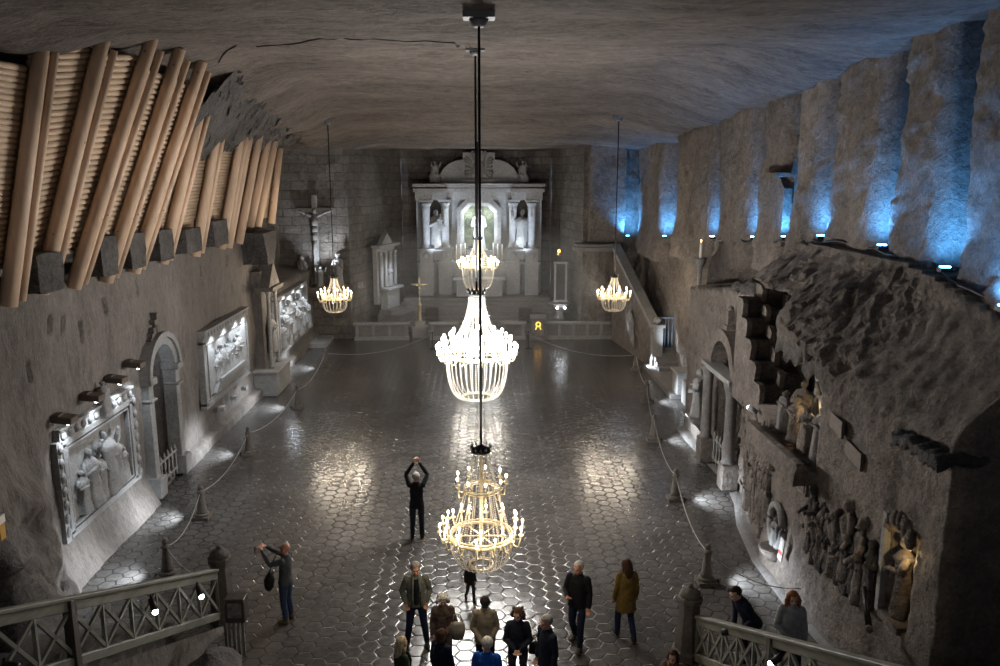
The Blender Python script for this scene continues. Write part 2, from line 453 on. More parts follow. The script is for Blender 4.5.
def XR(y, z):
    L = zl(y)
    if z > L: return 10.5 + .2 * fbm(y, z)
    f = interp(y, XF)
    if y > 28.6: return f + .18 * fbm(y * .7, z * .7, 5) + .3 * sstep(L - .8, L, z)
    if y > 21.95:
        t = interp(y, [(21.3, 6.1), (24, 5.85), (28.5, 5.35)]) + .12 * fbm(y * 2, 0, 2)
        return f + .05 * fbm(y * 2, z * 2) if z < t else 9.3 + .15 * fbm(y, z)
    t = interp(y, [(11.5, 5.0), (13.2, 4.75), (15.6, 5.0), (17, 5.7), (18.7, 5.9), (21, 6.1)])
    x = lerp(f, 8.6, sstep(t, L, z))
    rug = sstep(t - .3, t + .5, z) * sstep(L + .1, L - .4, z)
    x += rug * (facet(y, z, .75, 1.5, .9) * .30 + facet(y, z, 1.9, 3.2, 7) * .14 + facet(y, z, 4.5, 7.0, 5) * .06) * (1 - .85 * sstep(15.8, 14.3, y)) + rug * .12 * fbm(y * 2, z * 2, 3)
    x += .05 * fbm(y * 1.2, z * 1.2, 3) + .03 * fbm(y * 4, z * 4, 6)
    if 12.35 < y < 13.1 and 1.5 < z < 3.3: x += .5 * sstep(3.3, 3.1, z)
    if 15.7 < y < 18.4 and 3.25 < z < 5.5: x = max(x, 8.3 + .2 * fbm(y * 2, z * 2))
    elif 18.4 <= y < 21.95 and 3.5 < z < 6.4: x = max(x, 8.75)
    if y < 18 and z < 2.2: x -= .15 * sstep(2.2, 0, z) * sstep(11.9, 12.4, y)
    return x
m = MB()
def wr(u, v):
    y = lerp(7, 46.4, u); z = lerp(-.05, 13, v); return V(XR(y, z), y, z)
m.grid(620, 170, wr, lambda u, v: in_arc(lerp(7, 46.4, u), lerp(-.05, 13, v), .06))
for q in m.bm.faces:
    c = q.calc_center_median()
    if 14.6 < c.y < 21.3 and 4.4 < c.z < 7.9: q.smooth = False
setp(m.build('wall_right', M_wall), kind='structure')
# rugged overhanging lip on the big block
m = MB(); m.grid(26, 16, lambda u, v: V(lerp(7.02, 9.2, v), lerp(11.5, 12.9, u), 5.0 + .12 * v * 2 + .10 * fbm(u * 5, v * 4, 3)))
g = m.bm.faces[:]; r = bmesh.ops.extrude_face_region(m.bm, geom=g)
for v in [e for e in r['geom'] if isinstance(e, bmesh.types.BMVert)]: v.co.z -= .12 + .14 * noise.random()
m.rough(.05, 4)
setp(m.build('rock_ledge', M_block), kind='structure')

# rock pillars above the ledge with a chamfered near edge
PIL = [(39.3, 45.2), (30.6, 36.4), (25.9, 30.0), (23.3, 25.5), (20.8, 22.85), (17.6, 20.5), (15.2, 17.2), (10.6, 14.7)]
for i, (ya, yb) in enumerate(PIL):
    ch = min(.55, (yb - ya) * .3); X0 = 8.9
    plan = [(10.6, yb), (X0 + .1, yb), (X0, yb - .15), (X0, ya + ch), (X0 + .18, ya + ch * .45), (X0 + .75, ya), (10.6, ya)]
    # resample the plan
    P = []
    for (x0, y0), (x1, y1) in zip(plan, plan[1:]):
        k = max(1, int(math.hypot(x1 - x0, y1 - y0) / .14))
        P += [(lerp(x0, x1, j / k), lerp(y0, y1, j / k)) for j in range(k)]
    P.append(plan[-1])
    n = len(P) - 1; m = MB(); z0 = zl((ya + yb) / 2) - .9; z1 = 12.9
    def f(u, v):
        x, y = P[min(n, int(round(u * n)))]; z = lerp(z0, z1, v)
        a = .09 * fbm(x + i * 3.1, y * .7, z * .5) + .10 * facet(y * 1.0 + x + i * 5, z * .6, .8, .8, 3 + i) + .05 * fbm(x * 3, y * 3, z * 3) + .02 * fbm(x * 8, y * 8, z * 8)
        return V(x + a - .18 * sstep(z0 + 2, z0, z), y - .5 * a, z)
    m.grid(n, 70, f)
    setp(m.build('pillar', M_wall), kind='structure')
m = MB(); m.box((7.2, 45.75, 8.6), (2.0, .7, 6.2)); m.rough(.10, .9, 8)
setp(m.build('pillar', M_wall), kind='structure')
# side chamber with arched head cut in the fourth pillar
m = MB(); m.prism([(8.84, 23.4, 7.2), (8.84, 24.7, 7.2), (8.84, 24.7, 8.9), (8.84, 24.3, 9.25), (8.84, 23.8, 9.25), (8.84, 23.4, 8.9)], (.25, 0, 0)); m.box((8.8, 24.05, 9.3), (.5, 1.5, .12)); m.rough(.03, 2, 2)
setp(m.build('trim_1', M_wall, fix=True), kind='structure')

# chancel steps and platform
m = MB()
for k in range(8):
    m.box((-.2, 46.4 + k * .42 + 3.2, .11 + k * .11), (11.0 - k * .28, 6.4, .22 + k * .22))
m.rough(.012, 2)
setp(m.build('chancel_steps', M_step), kind='structure')
# kerbs at the foot of the walls
m = MB(); m.box((-8.95, 44.2, .12), (1.0, 2.4, .24)); setp(m.build('trim_2', M_carve), kind='structure')
m = MB(); m.grid(80, 3, lambda u, v: V(interp(lerp(14, 28.4, u), XF) - .32 + .35 * v, lerp(14, 28.4, u), .0 + .07 * min(1, v * 3)))
setp(m.build('trim_3', M_step), kind='structure')
m = MB(); m.box((8.75, 35.2, .1), (1.5, 5.6, .2)); m.rough(.02, 2, 2); setp(m.build('trim_4', M_step), kind='structure')

# two flights of stairs rising towards the camera, with rough flanks
SL = .47
def flight(x0, x1, y0):
    m = MB()
    for k in range(26):
        m.box(((x0 + x1) / 2, y0 - k * .35 - .175, (k + 1) * .165 / 2), (abs(x1 - x0), .35, (k + 1) * .165))
    return setp(m.build('stairs', M_step), kind='structure')
flight(-6.3, -8.8, 15.5); flight(4.35, 6.85, 14.0)
def flank(xa, ya, xb, yb, sgn):
    m = MB()
    def f(u, v):
        x = lerp(xa, xb, u); y = lerp(ya, yb, u); z = lerp(0, (SL if sgn < 0 else .43) * (ya - y) - .02, v)
        return V(x + sgn * (.05 + .35 * (1 - v) * (1 - v) * u * 2 + .16 * fbm(y * 1.2, z * 1.2, 3) * (1 - v)), y, z)
    m.grid(44, 24, f); return setp(m.build('stair_flank', M_wallL), kind='structure')
flank(-5.45, 15.5, -6.6, 7.0, 1); flank(4.3, 14.0, 5.15, 7.0, -1)
# rock mass beside the left flight
m = MB()
def rk(u, v):
    y = lerp(10, 16.6, u); z = lerp(0, 3.0, v)
    x = lerp(-8.3, -9.4, v) - sstep(14.6, 16.6, y) * 1.3 + .45 * fbm(y * .7, z * .8, 4) + .15 * fbm(y * 2, z * 2, 1)
    return V(x, y, z)
m.grid(70, 44, rk); setp(m.build('rock_outcrop', M_wall), kind='structure')

# crumbling rock between the log tops and the ceiling
m = MB()
def crumb(u, v):
    y = lerp(23.5, 39, u); x = interp(y, [(23.5, -7.3), (30, -8.0), (37, -8.7), (39, -9)]) + .75 - 1.9 * v
    z = ceilZ(x, y, False) + .1 - 1.1 * v * v - .45 * v
    a = facet(y * 1.1, v * 3, 1.3, 1.3, 12) * .55 + facet(y, v * 3, 3, 3, 2) * .2
    return V(x + .6 * a, y, z + a)
m.grid(110, 22, crumb, None, False); setp(m.build('rock_overhang', M_dark), kind='structure')
# ================================================================ CHANDELIERS
def octa(mb, p, r, l):
    x, y, z = p
    mb.faces([(x + r, y, z), (x - r, y, z), (x, y + r, z), (x, y - r, z), (x, y, z + l), (x, y, z - l)],
             [(0, 2, 4), (2, 1, 4), (1, 3, 4), (3, 0, 4), (2, 0, 5), (1, 2, 5), (3, 1, 5), (0, 3, 5)])
def strand_mesh(pts, br, name):
    # beads threaded along a polyline in the x-z plane
    m = MB(); pts = [Vector(p) for p in pts]; acc = 0; step = br * 2.15; need = 0
    for a, b in zip(pts, pts[1:]):
        L = (b - a).length
        while need <= L:
            octa(m, a.lerp(b, need / L), br, br * 1.25); need += step * 1.25
        need -= L
    return m.mesh(name, M_crystal)
def curve2(r0, z0, r1, z1, pw, n=14):
    return [(lerp(r0, r1, (k / n) ** pw), 0, lerp(z0, z1, k / n)) for k in range(n + 1)]
def chandelier(label, x, y, spec, bulb, power, color):
    zb = spec['bot']; t = thing('chandelier', label, 'chandelier', (x, y, zb), 0, 'chandeliers on long rods')
    zc = ceilZ(x, y); Z = lambda z: z - zb
    cr, zk = spec['crown']
    m = MB(); m.box((0, 0, Z(zc) - .05), (.5, .34, .10)); m.cone((0, 0, Z(zc) - .22), (0, 0, Z(zc) - .08), .10, .17, 12); m.build('ceiling_plate', M_rose, t)
    m = MB(); m.cone((0, 0, Z(zk)), (0, 0, Z(zc)), spec['rod'], spec['rod'], 8); m.build('suspension_rod', M_metal, t)
    m = MB(); m.lathe([(cr * .9, 0), (cr * 1.05, .02), (cr * 1.05, .06), (cr * .95, .09), (cr * .55, .11), (.02, .15)], (0, 0, Z(zk) - .08), 20)
    for k in range(12):
        a = k * PI / 6; m.cone((cr * math.cos(a), cr * math.sin(a), Z(zk)), (cr * 1.15 * math.cos(a), cr * 1.15 * math.sin(a), Z(zk) + cr * .5), cr * .13, .004, 5)
    m.build('crown', M_metal, t)
    m = MB(); R, zr = spec['ring']
    m.lathe([(.02, 0), (.05, .04), (.03, .12), (.06, .2), (.025, .35), (.02, Z(zk) - Z(zr) + .15), (.02, Z(zk) - Z(zr) + .2)], (0, 0, Z(zr) - .2), 10)
    for k in range(3): m.bar((-R * math.cos(k * PI / 3), -R * math.sin(k * PI / 3), Z(zr)), (R * math.cos(k * PI / 3), R * math.sin(k * PI / 3), Z(zr)), .02, .02)
    m.build('centre_stem', M_brass, t)
    br = spec['bead']
    def hoop(name, r, z, th):
        m = MB(); m.torus((0, 0, Z(z)), r, th, 40, 6); m.tube([(r * math.cos(a * PI / 24), r * math.sin(a * PI / 24), Z(z) + th * 2.2) for a in range(48)], th * .6, 5, True); m.build(name, M_brass, t)
    def strands(pts, n, ph=0):
        me = strand_mesh([(a, b, Z(c)) for a, b, c in pts], br, 'bead_strand')
        for k in range(n): link('bead_strand', me, t, None, (0, 0, ph + 2 * PI * k / n))
    hoop('main_ring', R, zr, .03)
    tiers = spec['tiers']
    for seg in spec['tents']: strands(curve2(*seg[:5]), seg[5], .1)
    b = spec['basket']; n = 16
    pts = [(b[2] + (b[0] - b[2]) * math.cos(k / n * PI / 2) ** .75, 0, b[1] + (b[3] - b[1]) * math.sin(k / n * PI / 2) ** .95) for k in range(n + 1)]
    strands(pts, b[4], .05)
    hoop('basket_ring', b[2] + .01, b[3], .018)
    for (r0, z0, r1, z1, cnt, ph) in tiers:
        if r0 < R * .8: hoop('upper_ring', r0, z0, .022)
        d = r1 - r0; hh = spec['candle']
        am = MB(); am.tube([(r0, 0, Z(z0)), (r0 + d * .35, 0, Z(z0) - .10), (r0 + d * .75, 0, Z(z0) - .10), (r1, 0, Z(z1) - .02)], .013, 6); am.lathe([(.012, -.03), (.05, 0), (.05, .012), (.02, .02)], (r1, 0, Z(z1)), 10)
        am = am.mesh('candle_arm', M_brass)
        cm = MB(); cm.cone((r1, 0, Z(z1)), (r1, 0, Z(z1) + hh), .015, .015, 8); cm = cm.mesh('candle', M_candle)
        bm_ = MB(); q = spec['flame']; bm_.ball((r1, 0, Z(z1) + hh + q * 1.3), (q, q, q * 1.7), 8); bm_ = bm_.mesh('bulb', bulb)
        for k in range(cnt):
            rot = (0, 0, ph + 2 * PI * k / cnt)
            a = link('candle_arm', am, t, None, rot); link('candle', cm, a); link('bulb', bm_, a)
    for k in range(6):
        a = PI / 6 + k * PI / 3; r, z = spec['light']
        lamp('POINT', (r * math.cos(a), r * math.sin(a), Z(z)), power / 6, color, .08, parent=t)
    return t
S1 = dict(bot=2.36, crown=(.17, 4.62), rod=.022, bead=.014, ring=(.55, 2.98), candle=.10, flame=.022, light=(.80, 3.28),
          tents=[(.15, 4.5, .29, 3.86, 1.2, 14), (.29, 3.84, .53, 3.0, 1.1, 18), (.2, 3.84, .3, 3.0, 1, 8)],
          basket=(.56, 2.97, .20, 2.42, 28),
          tiers=[(.30, 3.86, .44, 3.98, 9, 0), (.55, 2.98, .74, 3.10, 14, .1), (.53, 3.04, .63, 3.22, 10, .3)])
S2 = dict(bot=3.05, crown=(.24, 6.1), rod=.03, bead=.022, ring=(.86, 4.3), candle=.12, flame=.045, light=(1.15, 4.75),
          tents=[(.22, 5.95, .82, 4.5, 1.9, 22), (.15, 5.95, .45, 4.5, 1.7, 8)],
          basket=(.86, 4.22, .40, 3.08, 32),
          tiers=[(.86, 4.3, 1.12, 4.38, 22, 0), (.84, 4.36, .96, 4.62, 16, .12), (.6, 4.6, .72, 4.8, 10, .2)])
S3 = dict(bot=3.25, crown=(.24, 6.0), rod=.03, bead=.024, ring=(.85, 4.5), candle=.12, flame=.04, light=(1.12, 4.9),
          tents=[(.2, 5.85, .75, 4.6, 1.7, 16)], basket=(.85, 4.45, .35, 3.28, 22),
          tiers=[(.85, 4.5, 1.08, 4.58, 18, 0), (.8, 4.55, .9, 4.78, 12, .15)])
S4 = dict(bot=3.32, crown=(.16, 4.92), rod=.022, bead=.016, ring=(.52, 3.95), candle=.14, flame=.024, light=(.95, 4.4),
          tents=[(.13, 4.85, .45, 4.05, 1.6, 14)], basket=(.54, 3.92, .2, 3.35, 20),
          tiers=[(.52, 3.95, .74, 4.05, 12, 0), (.5, 4.0, .58, 4.2, 8, .2)])
chandelier('nearest crystal chandelier with two tiers of candle bulbs, hanging above the group of people', .0, 13.3, S1, M_bulb, 135, WARM)
chandelier('largest and brightest chandelier, dazzling white, hanging over the middle of the tiled floor', -.10, 22.0, S2, M_bulbc, 2300, (1.0, .97, .93))
chandelier('crystal chandelier farthest back, hanging in front of the high altar', -.11, 42.5, S3, M_bulb, 600, (1, .92, .8))
chandelier('small crystal chandelier on the left, in front of the lit crucifixion group', -6.4, 35.0, S4, M_bulb, 330, WARM)
chandelier('small crystal chandelier on the right, in front of the pulpit stair', 5.93, 35.0, S4, M_bulb, 330, WARM)

# ================================================================ TIMBER LAGGING ON THE LEFT
ORD = ['first', 'second', 'third', 'fourth', 'fifth', 'sixth', 'seventh', 'eighth', 'ninth', 'tenth', 'eleventh', 'twelfth', 'thirteenth', 'fourteenth']
POST = [(16.15, 6.77, -8.25, 11.87), (17.40, 6.85, -7.66, 12.08), (18.79, 6.77, -7.22, 12.28), (20.44, 6.70, -7.21, 12.29), (22.11, 6.73, -7.25, 12.22),
        (24.14, 6.76, -7.97, 11.38), (26.92, 6.70, -8.29, 11.50), (29.63, 6.70, -8.32, 11.52), (30.44, 6.66, -8.27, 11.40), (31.83, 6.70, -8.32, 11.28),
        (33.27, 6.99, -8.40, 11.02), (34.68, 7.2, -8.57, 10.68), (36.97, 7.18, -8.93, 10.47)]
PB = [(14.75, 6.8, -8.6, 11.9)] + POST
for i, (y, z0, xt, zt_) in enumerate(POST):
    lab = 'leaning pine log post, %s from the left of the timber row above the ledge' % ORD[i]
    t = thing('timber_post', lab, 'post', (-9.5, y, z0), 0, 'leaning log posts of the timber wall')
    m = MB(); m.cone((0, 0, -.05), (xt + 9.5, 0, zt_ - z0), .175, .145, 14); m.build('log', M_log, t)
    if i < 8:
        m = MB(); m.cone((.16, .20, .02), (xt + 9.60, .20, zt_ - z0 - .25), .088, .075, 12); m.build('side_log', M_log, t)
for i in range(len(PB) - 1):
    ya, yb = PB[i][0], PB[i + 1][0]
    a0 = V(-9.72, ya, PB[i][1] + .1); a1 = V(PB[i][2] - .22, ya, PB[i][3])
    b0 = V(-9.72, yb, PB[i + 1][1] + .1); b1 = V(PB[i + 1][2] - .22, yb, PB[i + 1][3])
    where = 'left of the first log post' if i == 0 else 'between the %s and %s log posts' % (ORD[i - 1], ORD[i])
    t = thing('pole_panel', 'panel of stacked horizontal pine poles ' + where, 'timber panel', (-9.7, (ya + yb) / 2, 6.8), 0, 'panels of stacked pine poles')
    o = V(-9.7, (ya + yb) / 2, 6.8)
    N = 35; lo = .13 if i < 9 else .05; hi = (.88, .95, .92, .88, .88, .9, .93, .9, .93, .92, .9, .9, .9)[i]
    for k in range(N):
        s = lerp(lo, hi, k / (N - 1)); j = random.uniform(-.012, .012)
        p, q = a0.lerp(a1, s), b0.lerp(b1, s)
        m = MB(); m.cone(p - o + V(j, .02, j), q - o + V(-j, -.02, 0), .071, .066, 8); m.build('pole', M_rod, t)
for i, (y, wd, hh) in enumerate([(17.0, .95, .8), (19.75, .8, .95), (21.4, .85, .9), (23.35, .95, .85), (25.6, 1.3, .75), (28.3, 1.5, .85)]):
    m = MB(); m.box((0, 0, hh / 2), (.55, wd, hh)); m.rough(.05, 1.7, 3)
    k = [1, 3, 4, 5, 6, 7][i]
    setp(m.build('rock_block', M_dark, None, (-9.3, y, 6.88)), 'dark squared rock block on the ledge between the %s and %s log posts' % (ORD[k - 1], ORD[k]), 'rock block', 'rock blocks between the log posts')

# cables under the ceiling
def cable(label, pts, r=.022, ceil=True):
    P = []
    for (x0, y0), (x1, y1) in zip(pts, pts[1:]):
        for k in range(12):
            x, y = lerp(x0, x1, k / 12), lerp(y0, y1, k / 12); P.append(V(x, y, ceilZ(x, y) - .015))
    m = MB(); m.tube(P, r, 6); setp(m.build('cable', M_cable), label, 'cable')
cable('black cable running across the ceiling at the near edge', [(-1.2, 7.3), (1.5, 7.4), (4, 7.2), (7.5, 6.9)])
cable('thin black cable curving from the log posts across the ceiling to the middle chandelier', [(-6.9, 22.4), (-5, 19.5), (-3, 18.4), (-.6, 19.0), (-.1, 21.8)], .018)

# ================================================================ LEFT WALL CARVINGS
def robed(mb, loc, h, rz=0, seed=0, arms='pray', lean=0, wide=1.0, seat=False):
    r = random.Random(seed); mb.T = TM(loc, rz, h) @ Matrix.Rotation(lean, 4, 'Y')
    f = .10 + r.random() * .07; k = wide
    if seat:
        mb.lathe([(.17 * k, 0), (.19 * k, .06), (.21 * k, .2), (.2 * k, .32), (.14 * k, .45), (.15 * k, .62), (.14 * k, .74), (.10 * k, .81), (.045, .85), (.04, .88)], (0, 0, 0), 18, f, True, 1, .9)
        mb.cap((.09, -.08, .34), (.09, -.24, .33), .075, .07, 8); mb.cap((-.09, -.08, .34), (-.09, -.24, .33), .075, .07, 8)
    else:
        mb.lathe([(.16 * k, 0), (.165 * k, .04), (.14 * k, .22), (.125 * k, .42), (.125 * k, .55), (.14 * k, .68), (.145 * k, .76), (.10 * k, .815), (.045, .85), (.04, .88)], (0, 0, 0), 18, f, True, 1, .8)
    mb.ball((0, -.012, .925), (.056, .066, .075), 10)
    mb.ball((0, .012, .94), (.064, .066, .07), 10)
    for sx in (1, -1):
        sh = V(sx * .125 * k, 0, .765)
        if arms == 'pray': e, w_ = V(sx * .17 * k, -.05, .60), V(sx * .03, -.16, .70)
        elif arms == 'down': e, w_ = V(sx * .18 * k, .01, .58), V(sx * .17 * k, -.07, .43)
        elif arms == 'up': e, w_ = V(sx * .21 * k, -.05, .74), V(sx * .22 * k, -.10, .93)
        else: e, w_ = V(sx * .18 * k, -.05, .62), V(sx * (.02 + .1 * r.random()), -.17, .52 + .25 * r.random())
        mb.chain([(sh, .05), (e, .042), (w_, .03)], 8); mb.ball(w_, .034, 6)
    mb.T = Matrix.Identity(4)
    for v in mb.bm.verts: v.co += noise.noise_vector(v.co * (7 / h) + V(seed, 0, 0)) * .035 * h + noise.noise_vector(v.co * (19 / h) + V(0, seed, 0)) * .014 * h
    return mb
LF = PI / 2                                   # figures on the left wall face +x
def frame_rect(m, y0, y1, z0, z1, wd, dp, x=0):
    m.box((x, (y0 + y1) / 2, z0), (dp, y1 - y0 + wd, wd)); m.box((x, (y0 + y1) / 2, z1), (dp, y1 - y0 + wd, wd))
    m.box((x, y0, (z0 + z1) / 2), (dp, wd, z1 - z0)); m.box((x, y1, (z0 + z1) / 2), (dp, wd, z1 - z0)); return m
# first relief, under the four hoods
rt = thing('relief_panel', 'near carved salt relief with large figures, under four brown lamp hoods', 'relief', (-9.6, 19.3, 1.0))
m = MB(); m.box((-.05, 0, 1.15), (.12, 3.9, 2.4)); m.build('backboard', M_carve, rt)
m = MB(); frame_rect(m, -1.75, 1.75, .12, 2.3, .16, .20, .06); frame_rect(m, -1.6, 1.6, .25, 2.15, .06, .16, .06); m.build('frame', M_carve, rt, bevel=.012)
m = MB(); m.box((.06, 0, 2.5), (.16, 3.8, .26)); m.box((.08, 0, 2.66), (.22, 3.9, .06))
for k in range(12): m.ball((.14, -1.75 + k * .318, 2.5), (.07, .11, .12), 8)
m.build('frieze', M_carve, rt)
for s in (-1, 1):
    m = MB(); m.box((.05, s * 1.95, 1.2), (.18, .2, 2.4))
    for k in range(7): m.ball((.15, s * 1.95, .25 + k * .33), (.06, .09, .13), 8)
    m.build('pilaster', M_carve, rt)
for k, (y, h, sd, ar) in enumerate([(-1.0, 1.05, 1, 'any'), (-.6, 1.45, 2, 'pray'), (-.15, 1.2, 3, 'any'), (.25, 1.65, 4, 'up'), (.7, 1.35, 5, 'any'), (1.15, .95, 6, 'pray')]):
    m = MB(); robed(m, (0, 0, 0), h, LF, sd, ar, wide=1.3); m.rough(.03, 6); m.build('carved_figure', M_carve, rt, (.06, y, .33))
m = MB(); robed(m, (0, 0, 0), .9, LF, 8, 'pray', wide=1.5); m.build('carved_bust', M_carve, rt, (.16, .25, 2.35))
for k, (y, z) in enumerate([(17.5, 3.92), (18.85, 4.05), (20.15, 4.15), (21.3, 4.28)]):
    m = MB(); m.box((.24, 0, .0), (.48, .36, .15), Ry(.12)); m.box((.1, 0, .09), (.2, .28, .05)); 
    t = thing('lamp_hood', 'brown box lamp hood over the near relief, %s from the left' % ORD[k], 'lamp hood', (-9.6, y, z), 0, 'lamp hoods over the near relief')
    m.build('hood', M_hood, t, bevel=.015)
    m = MB(); m.box((.36, 0, -.12), (.08, .14, .02)); m.build('lamp_glass', M_spot, t)
    lamp('SPOT', (.42, 0, -.17), 75, COOL, .04, (.12, 0, -2.4), 100, .8, t)
# arched doorway
t = thing('arched_doorway', 'tall arched doorway in the left wall with a stone surround and a cross above', 'doorway', (-9.6, DOOR_Y, .1))
m = MB(); N = 20; ri, ro = DOOR_R, DOOR_R + .3; zz = DOOR_Z - .1
for a, b, d in ((ri, ro, .32), (ro - .08, ro + .08, .4)):
    for k in range(N):
        t0, t1 = PI * k / N, PI * (k + 1) / N
        q = [V(-.15, r * math.cos(u), zz + r * math.sin(u)) for r, u in ((a, t0), (b, t0), (b, t1), (a, t1))]
        m.prism(q, (d + .1, 0, 0))
m.build('arch', M_carve, t)
for s in (-1, 1):
    m = MB(); m.box((.05, s * (DOOR_R + .15), zz / 2), (.42, .3, zz)); m.box((.1, s * (DOOR_R + .16), .3), (.6, .45, .6)); m.box((.1, s * (DOOR_R + .16), zz), (.55, .42, .2)); m.box((.1, s * (DOOR_R + .16), zz - .55), (.5, .36, .08))
    m.build('jamb', M_carve, t, bevel=.02)
m = MB()
def niche_shell(m, r, zs, z0, d, n=14, sgn=-1):
    prof = [(-r, z0), (-r, zs)] + [(-r * math.cos(PI * k / n), zs + r * math.sin(PI * k / n)) for k in range(1, n)] + [(r, zs), (r, z0)]
    for (y0, a0), (y1, a1) in zip(prof, prof[1:]):
        m.faces([(0, y0, a0), (0, y1, a1), (sgn * d, y1, a1), (sgn * d, y0, a0)], [(0, 1, 2, 3)])
    m.faces([(sgn * d, y, z) for y, z in prof], [tuple(range(len(prof)))])
    m.faces([(0, -r, z0), (0, r, z0), (sgn * d, r, z0), (sgn * d, -r, z0)], [(0, 1, 2, 3)])
niche_shell(m, DOOR_R + .04, zz, .02, 1.1); m.build('recess', M_wallL, t, fix=False)
m = MB(); m.box((.08, 0, zz + 1.35), (.25, .14, .9)); m.box((.08, 0, zz + 1.55), (.25, .5, .14))
for k in range(5): m.box((.08, -.75 + k * .12, zz + .75 + k * .14), (.25, .2, .2))
m.rough(.02, 5, 1); m.build('cross_finial', M_wallL, t)
lamp('POINT', (-9.95, 23.2, 3.9), 8, (.75, .88, 1), .1)
t = thing('baluster_gate', 'low white baluster gate standing in the arched doorway', 'gate', (-9.5, DOOR_Y, .15))
m = MB(); m.bar((0, -.8, .75), (0, .8, .75), .06, .06); m.bar((0, -.8, .2), (0, .8, .2), .06, .06); m.build('rail', M_carve, t)
for k in range(6):
    m = MB(); m.lathe([(.035, 0), (.06, .15), (.03, .4), (.05, .6), (.03, .75), (.05, .85), (.015, .95), (.0, 1.0)], (0, -.7 + k * .28, 0), 8); m.build('baluster', M_carve, t)
# second relief
rt = thing('relief_panel', 'framed salt relief of small figures seated along a table, between the doorway and the shrine', 'relief', (-9.5, 29.2, 1.45))
m = MB(); m.box((-.02, 0, 1.17), (.1, 5.1, 2.4)); m.build('backboard', M_carve, rt)
m = MB(); frame_rect(m, -2.5, 2.5, .05, 2.3, .2, .24, .04); frame_rect(m, -2.3, 2.3, .2, 2.15, .08, .2, .04); m.build('frame', M_carve, rt, bevel=.015)
m = MB(); m.box((.08, 0, 2.5), (.24, 5.1, .22)); m.box((.1, 0, 2.64), (.32, 5.2, .08))
for k in range(16): m.box((.2, -2.4 + k * .32, 2.5), (.06, .2, .14))
m.build('cornice', M_carve, rt)
m = MB(); m.prism([(.05, -1.9, .35), (.05, 1.9, .35), (.05, 1.4, .7), (.05, -1.4, .7)], (.22, 0, 0)); m.box((.2, 0, .72), (.3, 2.9, .1)); m.build('carved_table', M_carve, rt)
for k in range(9):
    m = MB(); robed(m, (0, 0, 0), .95 + .12 * ((k * 7) % 3), LF, 20 + k, 'any', lean=0, wide=1.25); m.build('carved_figure', M_carve, rt, (.10, -1.4 + k * .35, .66))
m = MB()
for s in (-1, 1):
    m = MB(); m.prism([(.04, s * 2.2, .25), (.04, s * 2.2, 2.1), (.04, s * 1.5, 1.8), (.04, s * 1.5, .8)], (.12, 0, 0)); m.build('side_panel', M_carve, rt)

for k in range(3):
    m = MB(); m.box((.2, 0, 0), (.2, .3, .14)); m.build('bracket', M_carve, rt, (.05, -1.4 + k * 1.4, -.35))
for y in (27.4, 28.8, 30.2, 31.2): lamp('SPOT', (-8.9, y, 4.0), 130, COOL, .05, (-9.5, y, 2.2), 100, .7)
# third relief
rt = thing('relief_panel', 'brightly lit relief crowded with figures at the far end of the left wall', 'relief', (-9.5, 39.6, 1.1))
m = MB(); m.box((-.02, 0, 1.3), (.1, 6.0, 2.5)); m.build('backboard', M_carve, rt)
m = MB(); frame_rect(m, -3.0, 3.0, .05, 2.55, .22, .35, .08); m.build('frame', M_carve, rt, bevel=.02)
for k in range(11):
    m = MB(); robed(m, (0, 0, 0), 1.2 + .5 * ((k * 5) % 4) / 3, LF + .2 * math.sin(k), 40 + k, 'any', wide=1.5); m.build('carved_figure', M_carve, rt, (.2, -2.6 + k * .52, .2 + .35 * (k % 2)))
for y in (37.4, 39.4, 41.4): lamp('SPOT', (-8.7, y, 3.9), 210, COOL, .05, (-9.5, y, 2.0), 100, .7)
# shrine with slender columns on a plinth
t = thing('wall_shrine', 'slender stone shrine with thin columns on a plinth, beside the second relief', 'shrine', (-9.3, 34.4, 0))
m = MB(); m.box((0, 0, .5), (1.3, 2.4, 1.0)); m.box((0, 0, 1.06), (1.45, 2.6, .12)); m.build('plinth', M_carve, t, bevel=.03)
m = MB(); m.box((-.15, 0, 3.2), (.4, 1.5, 4.2)); m.build('back_slab', M_wallL, t)
for s in (-1, 1):
    m = MB(); m.lathe([(.14, 0), (.14, .1), (.08, .18), (.075, 3.2), (.13, 3.3), (.15, 3.45)], (.3, s * .6, 1.1), 10); m.build('column', M_carve, t)
m = MB(); m.prism([(-.1, -.9, 4.6), (-.1, .9, 4.6), (-.1, .0, 5.7)], (.55, 0, 0)); m.box((.2, 0, 4.55), (.8, 1.8, .16)); m.build('gable', M_wallL, t)
m = MB(); robed(m, (0, 0, 0), 1.7, LF, 61, 'pray'); m.build('carved_figure', M_carve, t, (.22, 0, 1.7))
m = MB(); m.prism([(-.5, -1.1, 7.0), (-.5, 1.1, 7.0), (-.5, .5, 5.7), (-.5, -.5, 5.7)], (1.2, 0, 0)); m.rough(.04, 3, 2); setp(m.build('rock_corbel', M_dark, None, (-9.3, 33.2, 0)), 'dark tapering rock corbel above the slender shrine', 'corbel')
lamp('POINT', (-8.6, 35.5, 2.6), 18, COOL, .05)

